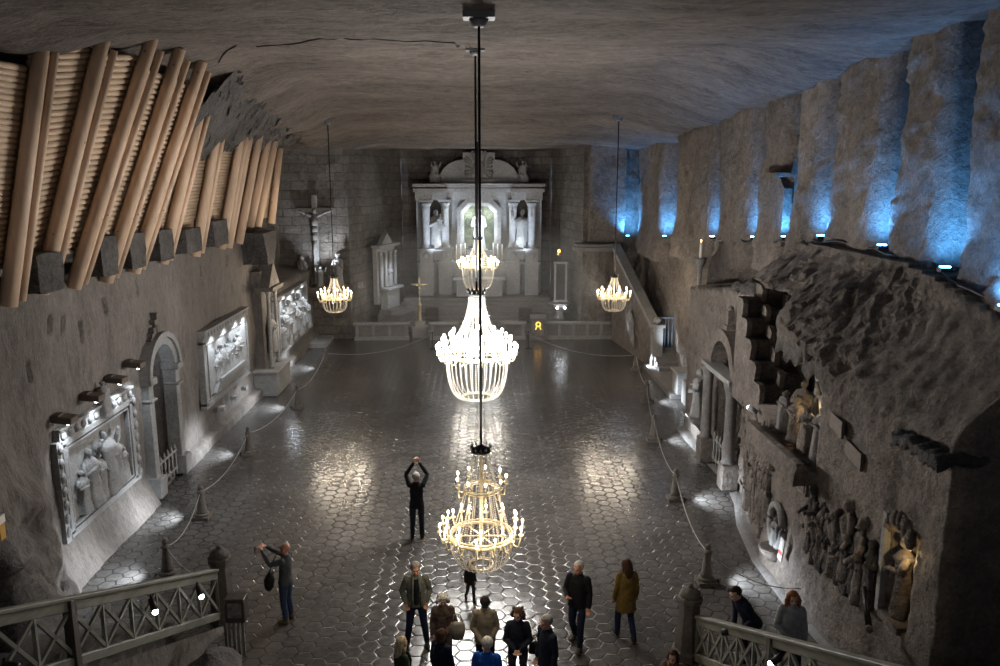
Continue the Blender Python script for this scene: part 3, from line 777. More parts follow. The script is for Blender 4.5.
# ================================================================ LEFT REAR: crucifixion group, side altar, standing crucifix
m = MB(); m.box((-8.9, 45.0, 2.9), (2.9, 1.0, .5)); m.rough(.12, 1.5, 5); setp(m.build('trim_5', M_wall), kind='structure')
t = thing('crucifix', 'large carved crucifix lit white on the back wall at left', 'crucifix', (-9.2, 45.2, 3.2))
m = MB(); m.box((0, .1, 2.5), (.3, .2, 5.0)); m.box((0, .1, 4.15), (2.0, .22, .26)); m.build('cross', M_carve, t, bevel=.02)
m = MB(); m.chain([((0, -.12, 2.0), .06), ((0, -.2, 2.5), .10), ((0, -.12, 2.95), .15), ((0, -.10, 3.3), .14), ((0, -.1, 3.7), .19), ((0, -.1, 3.9), .1)], 10)
m.ball((.04, -.16, 4.12), (.11, .13, .15), 10)
for s in (-1, 1): m.chain([((s * .15, -.1, 3.82), .08), ((s * .5, -.08, 3.98), .065), ((s * .9, -.04, 4.14), .05)], 8); m.ball((s * .92, -.06, 4.15), .06, 6)
m.build('carved_body', M_carve, t)
for nm, lab, x, h, rz, ar in [('statue', 'dark kneeling statue at the left foot of the large crucifix', -9.95, 1.75, 2.2, 'pray'),
                              ('statue', 'robed statue standing at the right foot of the large crucifix', -7.95, 1.9, -.6, 'pray'),
                              ('statue', 'pale crouching statue at the base of the large crucifix', -8.95, 1.15, .4, 'up')]:
    m = MB(); robed(m, (0, 0, 0), h, rz, int(h * 100), ar, wide=1.15); setp(m.build(nm, M_carve, None, (x, 44.85, 3.13)), lab, 'statue', 'statues of the crucifixion group')
lamp('SPOT', (-8.6, 43.8, 3.6), 420, COOL, .08, (-9.2, 45.4, 6.3), 75, .8)
lamp('SPOT', (-8.5, 44.2, 4.2), 260, COOL, .05, (-7.9, 45.5, 5.9), 80, .8)
# side altar against the angled chancel wall
t = thing('side_altar', 'side altar with a pale table and carved back against the left chancel wall', 'altar', (-6.2, 46.9, .0), math.radians(70))
t.location = (-5.55, 48.2, 0.3)
m = MB(); m.box((0, -.75, .45), (3.0, 1.5, .9)); m.box((0, -.35, 1.0), (2.4, .8, .2)); m.build('step', M_step, t)
m = MB(); m.box((0, -.2, 2.3), (2.0, .7, .14)); m.box((0, -.1, 1.7), (1.6, .5, 1.2)); m.build('altar_table', M_altar, t, bevel=.02)
m = MB(); m.box((0, .25, 3.1), (2.4, .3, 3.4)); m.box((0, .1, 4.85), (2.7, .6, .18)); m.build('carved_back', M_carve, t, bevel=.02)
for s in (-1, -.33, .33, 1):
    m = MB(); m.lathe([(.14, 0), (.1, .1), (.09, 1.9), (.15, 2.1)], (s * .95, -.02, 2.4), 10); m.build('column', M_altar, t)
m = MB(); m.prism([(-.7, .0, 4.95), (.7, .0, 4.95), (.0, .0, 5.6)], (0, .3, 0)); m.build('gable', M_carve, t)
m = MB(); robed(m, (0, 0, 0), 1.3, 0, 71, 'pray'); m.build('carved_figure', M_altar, t, (0, -.12, 2.4))
lamp('SPOT', (-4.4, 46.6, 4.7), 150, COOL, .06, (-5.4, 48.2, 2.6), 80, .7)
t = thing('standing_crucifix', 'gilt crucifix on a tall stone post at the left of the chancel steps', 'crucifix', (-3.5, 45.8, 0))
m = MB(); m.box((0, 0, .35), (.9, .7, .7)); m.box((0, 0, .8), (.6, .5, .3)); m.build('base', M_carve, t, bevel=.03)
m = MB(); m.lathe([(.14, 0), (.1, .2), (.08, .9), (.12, 1.0), (.06, 1.15)], (0, 0, .9), 10); m.build('post', M_brass, t)
m = MB(); m.box((0, .02, 2.75), (.08, .06, 1.5)); m.box((0, .02, 3.1), (.95, .06, .08)); m.build('cross', M_brass, t)
m = MB(); m.chain([((0, -.06, 2.4), .03), ((0, -.08, 2.75), .06), ((0, -.07, 3.0), .075)], 8); m.ball((0, -.09, 3.16), .06, 8)
for s in (-1, 1): m.chain([((s * .06, -.06, 3.02), .035), ((s * .4, -.04, 3.1), .025)], 6)
m.build('carved_body', M_brass, t)
# ================================================================ HIGH ALTAR
A = thing('high_altar', 'high altar of carved salt with paired columns and a crest, on the back wall', 'altar', (-.05, 51.2, 1.8))
m = MB(); m.box((0, .95, 3.1), (7.9, .2, 6.2)); m.build('back_slab', M_step, A)  # darker salt than the altar, putting the recess shade into its colour
m = MB(); m.box((0, .3, 3.1), (3.7, .4, 6.2)); m.build('centre_panel', M_altar, A)
for s in (-1, 1):
    m = MB(); m.box((s * 3.75, .35, 3.1), (.4, .9, 6.2)); m.build('side_panel', M_altar, A)
    m = MB(); m.box((s * 2.05, .45, 3.1), (.5, .8, 6.2)); m.build('side_panel', M_altar, A)
    m = MB(); m.box((s * 2.72, .5, 1.4), (.9, .7, 2.8)); m.build('side_panel', M_altar, A)
for x in (-3.3, -2.15, 2.15, 3.3):
    outer = abs(x) > 3; y = -.75 if outer else -.35
    m = MB(); m.box((x, y + .1, 1.0), (.85, .8, 2.0)); m.box((x, y + .1, 2.03), (1.1, 1.0, .14)); m.box((x, y + .1, 2.5), (.8, .75, .8)); m.box((x, y + .1, 2.9), (1.05, .98, .12))
    m.ball((x, y - .3, 2.5), (.22, .05, .2), 10); m.build('pedestal', M_altar, A, bevel=.0)
    m = MB(); m.lathe([(.34, 0), (.34, .1), (.27, .18), (.27, .3), (.25, .35), (.235, 2.4), (.26, 2.45), (.26, 2.5), (.24, 2.55), (.33, 2.75), (.36, 2.85)], (x, y, 2.95), 18); m.box((x, y, 5.9), (.8, .75, .14))
    m.build('column', M_altar, A)
m = MB(); m.box((0, .05, 6.2), (7.3, .8, .5)); m.box((0, -.05, 6.55), (7.6, 1.1, .22))
for s in (-1, 1): m.box((s * 3.0, -.5, 6.2), (1.9, 1.0, .5)); m.box((s * 3.0, -.55, 6.55), (2.1, 1.3, .22))
m.build('entablature', M_altar, A)
m = MB(); m.box((0, 0, 6.8), (7.9, 1.5, .16)); m.box((0, 0, 6.93), (8.1, 1.7, .10))
for s in (-1, 1): m.box((s * 3.1, -.55, 6.85), (2.0, 1.2, .2))
m.build('cornice', M_altar, A, bevel=.02)
for s in (-1, 1):
    m = MB(); pts = [(s * 2.35, 0, 6.98)] + [(s * (1.0 + 1.35 * math.cos(a)), 0, 6.98 + 1.25 * math.sin(a)) for a in [k * PI / 24 for k in range(1, 13)]] + [(s * 1.0, 0, 6.98)]
    m.prism(pts, (0, .5, 0))
    for k in range(12):
        a, b = k * PI / 24, (k + 1) * PI / 24
        m.bar((s * (1.0 + 1.38 * math.cos(a)), -.1, 6.98 + 1.28 * math.sin(a)), (s * (1.0 + 1.38 * math.cos(b)), -.1, 6.98 + 1.28 * math.sin(b)), .3, .12, (0, 1, 0))
    m.build('pediment_wing', M_altar, A)
m = MB(); m.box((0, .1, 7.9), (2.0, .5, 1.9)); m.box((0, 0, 7.1), (2.1, .9, .2)); m.build('crest_block', M_altar, A)
m = MB(); m.ball((0, -.22, 7.85), (.4, .18, .5), 14)
for s in (-1, 1):
    for k in range(7):
        a = -1.1 + k * .42; m.tube([(s * .35, -.2, 7.8 + .1 * math.sin(k)), (s * (.5 + .1 * (k % 2)), -.26, 7.85 + .5 * math.sin(a)), (s * (.75 + .08 * (k % 3)), -.22, 7.8 + .75 * math.sin(a)), (s * .82, -.18, 7.95 + .6 * math.sin(a))], .06, 6)
m.lathe([(.35, 0), (.4, .15), (.5, .45), (.42, .5)], (0, -.2, 8.35), 14, 0, True, 1, .4)
for k in range(5): m.ball((-.4 + k * .2, -.3, 8.9), .08, 8)
m.build('crest', M_carve, A)
for s in (-1, 1):
    m = MB(); robed(m, (0, 0, 0), 1.35, -s * .8, 80 + s, 'up', wide=1.3, seat=True); m.ball((0, 0, .05), (.35, .3, .12), 8); m.build('seated_figure', M_carve, A, (s * 2.75, -.15, 7.0))
# octagonal centre frame and glowing niche
def octo(hw, z0, z1, c): return [(-hw, z0), (hw, z0), (hw, z1 - c), (hw - c, z1), (-hw + c, z1), (-hw, z1 - c)]
def octframe(m, o, i, y, d):
    n = len(o)
    for k in range(n):
        a, b = o[k], o[(k + 1) % n]; c, e = i[(k + 1) % n], i[k]
        m.prism([(a[0], y, a[1]), (b[0], y, b[1]), (c[0], y, c[1]), (e[0], y, e[1])], (0, d, 0))
m = MB(); octframe(m, octo(1.4, 2.4, 5.95, .55), octo(1.15, 2.6, 5.75, .5), -.35, .5); octframe(m, octo(1.15, 2.6, 5.75, .5), octo(.95, 2.75, 5.55, .42), -.2, .3); m.build('niche_frame', M_altar, A)
m = MB(); m.prism([(x, .06, z) for x, z in octo(.95, 2.75, 5.55, .42)], (0, .06, 0)); m.build('niche_back', rock('mossy_niche_stone', (.16, .17, .12), 6, .8, .5), A)
m = MB(); m.box((0, -.3, 1.95), (4.0, .6, .16)); m.box((0, -.1, 1.0), (3.6, .5, 1.9))
for s in (-1, 0, 1): m.box((s * 1.15, -.38, 1.0), (.9, .06, 1.3))
m.build('gradine', M_altar, A)
m = MB(); m.box((0, -1.1, .5), (2.9, .9, 1.0)); m.box((0, -1.1, 1.06), (3.3, 1.15, .12)); m.build('altar_table', M_altar, A, bevel=.02)
for s in (-1, 1):
    m = MB(); m.box((s * 2.72, -.55, 2.75), (.7, .5, .14)); m.prism([(s * 2.72 - .3, -.3, 2.68), (s * 2.72 + .3, -.3, 2.68), (s * 2.72, -.3, 2.1)], (0, -.4, 0)); m.build('console', M_altar, A)
def statue(lab, loc, h, rz, seed, arms='any', group=None, mat=None, extra=None, wide=1.1):
    m = MB(); robed(m, (0, 0, 0), h, rz, seed, arms, wide=wide); m.box((0, 0, -.0), (.42 * h, .36 * h, .06))
    t = setp(m.build('statue', mat or M_carve, None, loc), lab, 'statue', group)
    if extra: extra(t, h)
    return t
def child_ball(t, h):
    m = MB(); robed(m, (0, 0, 0), .42 * h, 0, 3, 'any'); m.build('held_child', M_carve, t, (.12 * h, -.14 * h, .5 * h))
def staff(t, h):
    m = MB(); m.cone((0, 0, -.3), (0, 0, .62 * h), .02 * h, .016 * h, 6); m.box((0, 0, .5 * h), (.16 * h, .03, .03)); m.box((0, 0, .56 * h), (.11 * h, .03, .03)); m.build('staff', M_carve, t, (.2 * h, -.12 * h, .45 * h))
statue('pale robed statue holding a child, between the left columns of the high altar', (-2.77, 50.62, 4.66), 2.45, .25, 91, 'pray', 'statues of the high altar', M_carve, child_ball)
statue('robed statue with a staff, between the right columns of the high altar', (2.67, 50.62, 4.66), 2.45, -.25, 92, 'up', 'statues of the high altar', M_carve, staff)
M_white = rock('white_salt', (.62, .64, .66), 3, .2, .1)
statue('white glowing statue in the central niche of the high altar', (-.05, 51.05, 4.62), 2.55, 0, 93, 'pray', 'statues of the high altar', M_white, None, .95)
lamp('POINT', (-.65, 50.85, 6.9), 50, (.85, .95, 1), .08); lamp('POINT', (.55, 50.85, 6.9), 50, (.85, .95, 1), .08); lamp('POINT', (-.7, 50.45, 5.6), 45, (.85, .95, 1), .08); lamp('POINT', (.6, 50.45, 5.6), 45, (.85, .95, 1), .08)
for x in (-2.75, 2.65):
    lamp('SPOT', (x, 48.7, 3.4), 900, (.68, .83, 1), .1, (x, 51, 6.8), 46, .8)
for x in (-2.4, 2.3): lamp('SPOT', (x, 50.2, 4.7), 90, (.75, .87, 1), .06, (x, 50.6, 7.5), 80, .8)
lamp('SPOT', (-.05, 49.2, 3.2), 420, (.78, .88, 1), .1, (-.05, 51, 10), 60, .8)
for i, x in enumerate((-1.5, -1.22, -.94, .84, 1.12, 1.4)):
    side = 'left' if x < 0 else 'right'; pos = ('outer', 'middle', 'inner', 'inner', 'middle', 'outer')[i]
    t = thing('candlestick', 'tall white altar candle, %s of the three on the %s side' % (pos, side), 'candlestick', (x, 50.75, 3.83), 0, 'altar candlesticks')
    m = MB(); m.lathe([(.11, 0), (.11, .03), (.03, .08), (.05, .22), (.03, .4), (.07, .5), (.07, .52)], (0, 0, 0), 10); m.build('stick', M_brass, t)
    m = MB(); m.cone((0, 0, .5), (0, 0, 1.25 - .12 * abs(i - 2.5) / 2.5), .035, .035, 8); m.build('candle', M_candle, t)
# communion rail panels before the chancel
for i, (x0, x1, lab) in enumerate([(-7.2, -4.1, 'long carved stone rail panel at the far left of the chancel step'), (-2.9, -1.3, 'short stone rail panel left of the chancel centre'),
                                   (1.2, 2.6, 'short stone rail panel right of the chancel centre'), (3.6, 7.9, 'long carved stone rail panel below the small right chandelier')]):
    t = thing('stone_rail', lab, 'rail', ((x0 + x1) / 2, 45.2, 0), 0, 'stone rails before the chancel'); L = x1 - x0
    m = MB(); m.box((0, 0, .1), (L, .5, .2)); m.build('base', M_carve, t)
    m = MB(); m.box((0, 0, .5), (L - .1, .26, .7)); m.build('panel', M_step, t)
    m = MB(); m.box((0, 0, .92), (L + .1, .45, .14)); m.build('coping', M_carve, t, bevel=.02)
    k = max(2, int(L / .8) + 1)
    for j in range(k):
        m = MB(); m.box((-L / 2 + .15 + j * (L - .3) / (k - 1), 0, .5), (.16, .36, .7)); m.build('pilaster', M_carve, t)
# lectern with an orange emblem
t = thing('lectern', 'stone lectern bearing a glowing orange emblem, right of the chancel steps', 'lectern', (3.3, 45.0, 0))
m = MB(); m.box((0, 0, .1), (.9, .6, .2)); m.build('base', M_step, t)
m = MB(); m.box((0, 0, .72), (.72, .42, 1.05)); m.build('body', M_step, t, bevel=.02)
m = MB(); m.box((0, -.02, 1.3), (.9, .6, .1), Rx(.25)); m.build('slope', M_step, t)
M_embl = glow('orange_emblem_glow', (1.0, .48, .08), 2.2)
m = MB(); m.torus((0, 0, 0), .11, .035, 16, 6); m.T = Matrix.Rotation(PI / 2, 4, 'X')
em = MB()
em.tube([(.12 * math.cos(a * PI / 8), -.225, .92 + .12 * math.sin(a * PI / 8)) for a in range(16)], .035, 6, True)
for s in (-1, 1): em.bar((s * .07, -.225, .85), (s * .15, -.225, .62), .05, .05, (0, 1, 0))
em.build('emblem', M_embl, t); m.bm.free()
for i, (x, y, lab) in enumerate([(-2.9, 47.6, 'dark prayer stool left of the chancel steps'), (2.7, 47.4, 'dark prayer stool right of the chancel steps')]):
    t = thing('prayer_stool', lab, 'stool', (x, y, .66), 0, 'prayer stools on the chancel steps')
    m = MB(); m.box((0, 0, .75), (.8, .3, .06)); m.box((0, .1, .4), (.7, .05, .7)); m.box((0, -.25, .14), (.75, .3, .1)); m.build('desk', M_darkwood, t)
    for s in (-1, 1):
        m = MB(); m.box((s * .36, 0, .37), (.06, .3, .74)); m.build('side', M_darkwood, t)
# tall framed panel with a candle lamp and font on the right chancel pier
t = thing('memorial_tablet', 'tall dark framed tablet under an orange lamp, right of the high altar', 'tablet', (4.75, 47.0, 1.95))
m = MB(); m.box((0, 0, 1.1), (.55, .2, 2.2)); m.build('slab', M_block, t)
m = MB()
for s in (-1, 1): m.box((s * .32, -.05, 1.1), (.1, .3, 2.3))
m.box((0, -.05, 2.25), (.8, .3, .12)); m.box((0, -.05, 0), (.8, .34, .12)); m.build('frame', M_altar, t)
t = thing('oil_lamp', 'small orange oil lamp burning above the tall dark tablet', 'lamp', (4.62, 46.75, 4.62))
m = MB(); m.lathe([(.03, 0), (.11, .05), (.12, .18), (.08, .22)], (0, 0, 0), 10); m.build('bowl', M_brass, t)
m = MB(); m.ball((0, 0, .28), (.08, .08, .12), 8); m.build('flame', M_orange, t)
m = MB(); m.cone((0, 0, .45), (0, 0, 2.2), .01, .01, 5); m.build('chain', M_metal, t)
t = thing('stone_font', 'round stone font with two small white lamps below the tall dark tablet', 'font', (4.7, 46.6, .9))
m = MB(); m.lathe([(.4, 0), (.3, .15), (.2, .4), (.3, .6), (.65, .85), (.7, 1.0), (.55, 1.0)], (0, 0, 0), 18); m.build('bowl', M_step, t)
for s in (-1, 1):
    m = MB(); m.ball((s * .22, -.68, .78), .07, 8); m.build('lamp', M_spot, t)
lamp('POINT', (4.7, 45.6, 1.9), 10, COOL, .05)

# ================================================================ PULPIT STAIR, RIGHT REAR
t = thing('pulpit_stair', 'stone pulpit platform with a sloping stair wall down the right rear wall', 'pulpit', (7.4, 44, 0))
m = MB(); m.box((-.85, 1.2, 5.2), (2.5, 1.4, .22)); m.box((-.85, 1.2, 5.4), (2.3, 1.2, .15)); m.rough(.03, 2, 2); m.build('platform', M_step, t)
m = MB(); A0, A1 = V(.1, .8, 0), V(1.0, -6.2, 0)
m.prism([A0 + V(0, 0, 5.3), A1 + V(0, 0, 1.95), A1 + V(0, 0, 0), A0 + V(0, 0, 0)], (.25, 0, 0)); m.rough(.02, 1.5, 3); m.build('stair_wall', M_wall, t)
m = MB(); m.bar(A0 + V(.1, .05, 5.42), A1 + V(.1, 0, 2.07), .5, .2); m.build('coping', M_carve, t)
m = MB(); m.box(A1 + V(.12, -.1, 1.05), (.5, .5, 2.1)); m.box(A1 + V(.12, -.1, 2.16), (.66, .66, .14)); m.ball(A1 + V(.12, -.1, 2.4), .2, 10); m.build('newel', M_carve, t)
m = MB()
for k in range(5): m.box((1.55, -6.6 - k * .35 + .7, .16 * (5 - k) / 2 + .2), (1.1 - .0 * k, .5, .16 * (5 - k)))
m.build('steps', M_step, t)
t = thing('barred_gate', 'small blue-grey barred gate at the foot of the pulpit stair', 'gate', (9.05, 37.9, 1.0))
m = MB(); frame_rect(m, -.5, .5, .0, 1.5, .06, .06); M_gate = plain('blue_grey_iron', (.13, .17, .23), .5, .3); mm = m.mesh('frame', M_gate); link('frame', mm, t, None, (0, 0, PI / 2))
for k in range(6):
    m = MB(); m.cone((-.42 + k * .168, 0, .02), (-.42 + k * .168, 0, 1.5), .025, .025, 6); m.build('bar', M_gate, t)
lamp('SPOT', (8.95, 36.3, 1.2), 150, COOL, .06, (9.5, 40.5, 3.4), 70, .8)
lamp('SPOT', (7.0, 41.5, .6), 90, COOL, .05, (8.0, 41.5, 2.0), 70, .8)
m = MB()
for k in range(4): m.tube([(0, 0, 0), (.05, .2 + .1 * k, .5 + .2 * k), (.0, .5 + .15 * k, 1.0 + .2 * k)], .05, 6)
for k in range(9): m.ball((0, .25 + .12 * k, .3 + .16 * ((k * 5) % 9)), (.12, .16, .2), 8)
setp(m.build('carved_ornament', M_carve, None, (7.85, 40.0, .6)), 'pale leafy carving leaning on the sloping stair wall', 'carving')
m = MB(); m.box((0, 0, .45), (.9, .9, .9)); m.box((0, 0, .95), (1.05, 1.05, .1)); setp(m.build('stone_plinth', M_carve, None, (8.7, 32.8, .18), bevel=.03), 'square stone plinth on the low platform at the right wall', 'plinth')
# slender lamp column by the side wall
t = thing('candle_column', 'slender carved column with candle lamps, left of the right-hand arch', 'column', (8.6, 31.0, .15))
m = MB(); m.box((0, 0, .5), (.8, .8, 1.0)); m.build('base', M_carve, t, bevel=.03)
m = MB(); m.lathe([(.16, 0), (.1, .15), (.09, 4.6), (.16, 4.75), (.22, 4.95)], (0, 0, 1.0), 10); m.build('shaft', M_carve, t)
m = MB(); m.cone((0, 0, 5.95), (0, 0, 6.55), .05, .05, 8); m.build('candle', M_candle, t)
m = MB(); m.ball((0, 0, 6.62), (.03, .03, .06), 6); m.build('flame', M_amber, t)
for z in (2.6, 3.6):
    m = MB(); m.tube([(0, 0, z - .1), (-.2, -.05, z - .12), (-.28, -.06, z)], .02, 6); m.cone((-.28, -.06, z), (-.28, -.06, z + .25), .03, .03, 6); m.build('branch', M_brass, t)
# ================================================================ BLUE LAMPS BETWEEN THE PILLARS
BL = [(8.55, 45.1), (9.2, 38.9), (9.05, 30.35), (9.05, 25.75), (9.05, 23.1), (9.05, 20.65), (9.0, 17.35), (9.0, 14.9)]
BP = [1300, 900, 380, 420, 480, 480, 650, 650]
BLAB = ['at the back wall beside the pulpit platform', 'at the foot of the farthest side pillar', 'at the foot of the second side pillar', 'at the foot of the third side pillar', 'beside the walled-up arched chamber',
        'between the fifth and sixth side pillars', 'at the foot of the widest side pillar', 'at the foot of the nearest side pillars']
for i, (x, y) in enumerate(BL):
    z = zl(y) + .1
    t = thing('blue_uplight', 'small blue uplight ' + BLAB[i], 'lamp', (x - .25, y - .1, z), 0, 'blue uplights on the ledge')
    m = MB(); m.box((0, 0, .04), (.22, .16, .08)); m.build('housing', M_metal, t)
    m = MB(); m.box((0, 0, .095), (.16, .11, .03)); m.build('lamp_glass', M_blue, t)
    lamp('SPOT', (-.05, -.02, .22), BP[i] * .55, BLUE, .06, (.38, .62, 1.5), 150, 1.0, t)
t = thing('blue_uplight', 'small blue uplight on the ledge at the right edge of the picture', 'lamp', (8.7, 12.9, zl(12.9) + .08), 0, 'blue uplights on the ledge')
m = MB(); m.box((0, 0, .04), (.22, .16, .08)); m.build('housing', M_metal, t)
m = MB(); m.box((0, 0, .095), (.16, .11, .03)); m.build('lamp_glass', M_blue, t)
lamp('SPOT', (-.2, 0, .16), 330, BLUE, .08, (.5, .5, 2.0), 140, .9, t)
m = MB(); m.tube([V(8.85 + .1 * math.sin(y * 2.1), y, zl(y) + .03 + .05 * math.sin(y * 3.3)) for y in [13.2 + k * .35 for k in range(50)]], .035, 6)
setp(m.build('cable', M_cable), 'thick black cable lying along the rock ledge under the pillars', 'cable')

# ================================================================ RIGHT WALL CARVINGS
RF = -PI / 2
t = thing('arched_altar', 'stone arch with two round columns framing a niche in the right wall', 'arch', (7.65, ARC_Y, .1))
m = MB(); N = 18; zz = ARC_Z - .1
for a, b, d in ((ARC_R - .02, ARC_R + .34, .45),):
    for k in range(N):
        t0, t1 = PI * k / N, PI * (k + 1) / N
        m.prism([V(.15, r * math.cos(u), zz + r * math.sin(u)) for r, u in ((a, t0), (b, t0), (b, t1), (a, t1))], (-d - .05, 0, 0))
m.build('arch', M_wall, t)
for s in (-1, 1):
    m = MB(); m.box((-.3, s * 1.2, .4), (.5, .5, .8)); m.build('column_base', M_wall, t, bevel=.03)
    m = MB(); m.lathe([(.23, 0), (.17, .12), (.155, 2.0), (.18, 2.1), (.24, 2.35), (.26, 2.45)], (-.32, s * 1.2, .8), 14); m.build('column', M_step, t)
m = MB(); m.box((-.25, 0, zz + .02), (.5, 2.9, .16)); m.build('lintel', M_carve, t)
m = MB(); niche_shell(m, ARC_R + .05, zz, .3, .95, 14, 1); m.build('recess', M_wall, t, fix=False)
m = MB(); m.box((-.1, 0, zz + 1.62), (.2, .16, .6)); m.box((-.1, 0, zz + 1.4), (.3, .34, .16)); m.ball((-.1, 0, zz + 1.98), .1, 8); m.build('finial', M_wall, t)
statue('robed statue in the half-dome of the right-hand arch', (7.95, ARC_Y, 3.5), .95, RF, 101, 'pray')
t = thing('baluster_gate', 'low baluster gate between the columns of the right-hand arch', 'gate', (7.5, ARC_Y, .2))
m = MB(); m.bar((0, -.85, .8), (0, .85, .8), .06, .06); m.bar((0, -.85, .15), (0, .85, .15), .06, .06); m.build('rail', M_carve, t)
for k in range(6):
    m = MB(); m.lathe([(.03, 0), (.05, .2), (.03, .5), (.05, .7), (.03, .85), (.05, .95), (.0, 1.05)], (0, -.75 + k * .3, 0), 8); m.build('baluster', M_carve, t)
statue('white-lit robed statue on a bracket at the far end of the right wall', (7.3, 25.75, 1.3), 1.6, RF - .3, 102, 'any')
m = MB(); m.box((0, 0, .0), (.5, .6, .2)); m.prism([(-.2, -.25, -.1), (-.2, .25, -.1), (.2, .1, -.6), (.2, -.1, -.6)], (.2, 0, 0)); setp(m.build('stone_bracket', M_carve, None, (7.35, 25.75, 1.2)), 'stone bracket under the white-lit statue on the right wall', 'bracket')
lamp('SPOT', (6.7, 26.0, 1.0), 90, COOL, .05, (7.5, 25.8, 2.4), 80, .8)
# rough crest of stone on top of the front wall
for i, (y, x, s) in enumerate([(22.5, 7.9, .45), (23.1, 7.9, .34), (23.7, 7.8, .28), (22.2, 8.5, .4)]):
    m = MB(); m.ball((0, 0, 0), (s * .7, s, s * .6), 10); m.rough(.16 * s * 2, 4); m.rough(.05, 11)
    setp(m.build('loose_rock', M_dark, None, (x, y, interp(y, [(21.3, 6.1), (24, 5.85)]) + s * .35)), 'loose rough rock lying on top of the right front wall, %s from the near end' % ORD[[1, 2, 3, 0][i]], 'rock', 'loose rocks on the right front wall')
# steep rock stairways, shade of unlit faces put into darker rock; lighter stepped parapets
def stepped(x0, x1, y0, z0, n, up, name, lab, grp, mat, amp):
    m = MB(); ys, zs = .42, .50
    pts = [(0, y0 + .4, z0 + up)]
    for k in range(n):
        pts += [(0, y0 - k * ys + .02, z0 + up - k * zs), (0, y0 - k * ys - .10, z0 + up - k * zs - .12), (0, y0 - k * ys - .06, z0 + up - (k + 1) * zs + .08), (0, y0 - k * ys - .02, z0 + up - (k + 1) * zs)]
    pts += [(0, y0 - (n - 1) * ys - .2, 3.1), (0, y0 + .4, 3.1)]
    m.prism([(x0, y, z) for _, y, z in pts], (x1 - x0, 0, 0)); m.rough(amp, 2.5)
    setp(m.build(name, mat), lab, 'rock stair' if 'stair' in name else 'parapet', grp)
stepped(7.30, 7.72, 21.6, 5.95, 5, 0, 'rock_stair', 'left one of two shade-darkened steep rock stairways right of the arch', 'steep rock stairways', M_dark, .03)
stepped(7.86, 8.34, 21.75, 6.2, 5, 0, 'rock_stair', 'right one of two shade-darkened steep rock stairways right of the arch', 'steep rock stairways', M_dark, .03)
stepped(7.16, 7.30, 21.45, 5.8, 5, .18, 'stepped_parapet', 'leftmost zigzag stone parapet edging the steep rock stairways', 'zigzag stone parapets', M_wall, .015)
stepped(7.72, 7.86, 21.62, 6.1, 5, .22, 'stepped_parapet', 'middle zigzag stone parapet between the two steep rock stairways', 'zigzag stone parapets', M_wall, .015)
stepped(8.34, 8.50, 21.8, 6.35, 5, .22, 'stepped_parapet', 'rightmost zigzag stone parapet beside the ledge shrine', 'zigzag stone parapets', M_wall, .015)
# shrine of small figures on a ledge
m = MB(); m.box((7.35, 17.1, 3.1), (1.7, 3.1, .3)); m.box((6.58, 17.1, 3.26), (.14, 3.1, .34)); m.rough(.05, 2.5, 3); setp(m.build('trim_6', M_wall), kind='structure')
m = MB(); m.grid(24, 14, lambda u, v: V(lerp(7.2, 9.2, v), lerp(15.5, 18.8, u), 5.45 + .35 * fbm(u * 6, v * 4, 2) + .3 * v))
r = bmesh.ops.extrude_face_region(m.bm, geom=m.bm.faces[:])
for v in [e for e in r['geom'] if isinstance(e, bmesh.types.BMVert)]: v.co.z -= .3 + .35 * abs(noise.noise(v.co * 2.3))
m.rough(.08, 3); setp(m.build('trim_7', M_dark), kind='structure')
NAT = [(7.25, 18.2, 1.0, 'kneeling figure at the far end of the ledge shrine', 'pray'), (7.5, 17.75, 1.35, 'tall robed figure beside the lamp in the ledge shrine', 'any'), (7.15, 17.3, 1.1, 'hooded figure at the front of the ledge shrine', 'pray'),
       (7.75, 17.0, 1.45, 'figure with raised hands at the back of the ledge shrine', 'up'), (7.2, 16.7, 1.05, 'crouching figure in the middle of the ledge shrine', 'any'), (7.55, 16.3, 1.4, 'tall figure right of the middle in the ledge shrine', 'pray'),
       (7.2, 16.0, 1.25, 'robed figure near the right end of the ledge shrine', 'any'), (7.7, 15.75, 1.35, 'last figure at the right end of the ledge shrine', 'down')]
for i, (x, y, h, lab, ar) in enumerate(NAT):
    statue('small carved ' + lab, (x, y, 3.27), h, RF + .3 * math.sin(i * 2), 110 + i, ar, 'small statues in the ledge shrine', M_wall if i % 3 else M_step, None, 1.3)
for i, (x, y) in enumerate([(7.9, 16.6), (7.9, 17.5), (8.0, 17.95)]):
    m = MB(); m.lathe([(.2, 0), (.14, .3), (.16, .8), (.12, 1.3), (.17, 1.8), (.2, 2.1)], (0, 0, 0), 10, .15); m.rough(.05, 4)
    setp(m.build('rock_column', M_carve, None, (x, y, 3.2)), 'knobbly rock column at the back of the ledge shrine, %s from the right' % ORD[i], 'rock column', 'rock columns of the ledge shrine')
t = thing('shrine_lamp', 'small amber lamp glowing among the figures of the ledge shrine', 'lamp', (7.45, 16.75, 3.27))
m = MB(); m.cone((0, 0, 0), (0, 0, .5), .04, .03, 8); m.build('stand', M_metal, t)
m = MB(); m.ball((0, 0, .58), (.05, .05, .08), 8); m.build('lamp_glass', M_amber, t)
lamp('POINT', (-.1, .1, .95), 9, (1, .72, .38), .04, parent=t); lamp('POINT', (7.6, 16.4, 5.0), 4, COOL, .04)
t = thing('spot_fixture', 'small white spotlight lying below the ledge shrine', 'lamp', (7.0, 19.4, 3.3))
m = MB(); m.cone((0, 0, .08), (-.1, .22, .12), .06, .08, 10); m.build('barrel', M_carve, t)
m = MB(); m.ball((-.11, .25, .125), .05, 8); m.build('lamp_glass', M_spot, t)
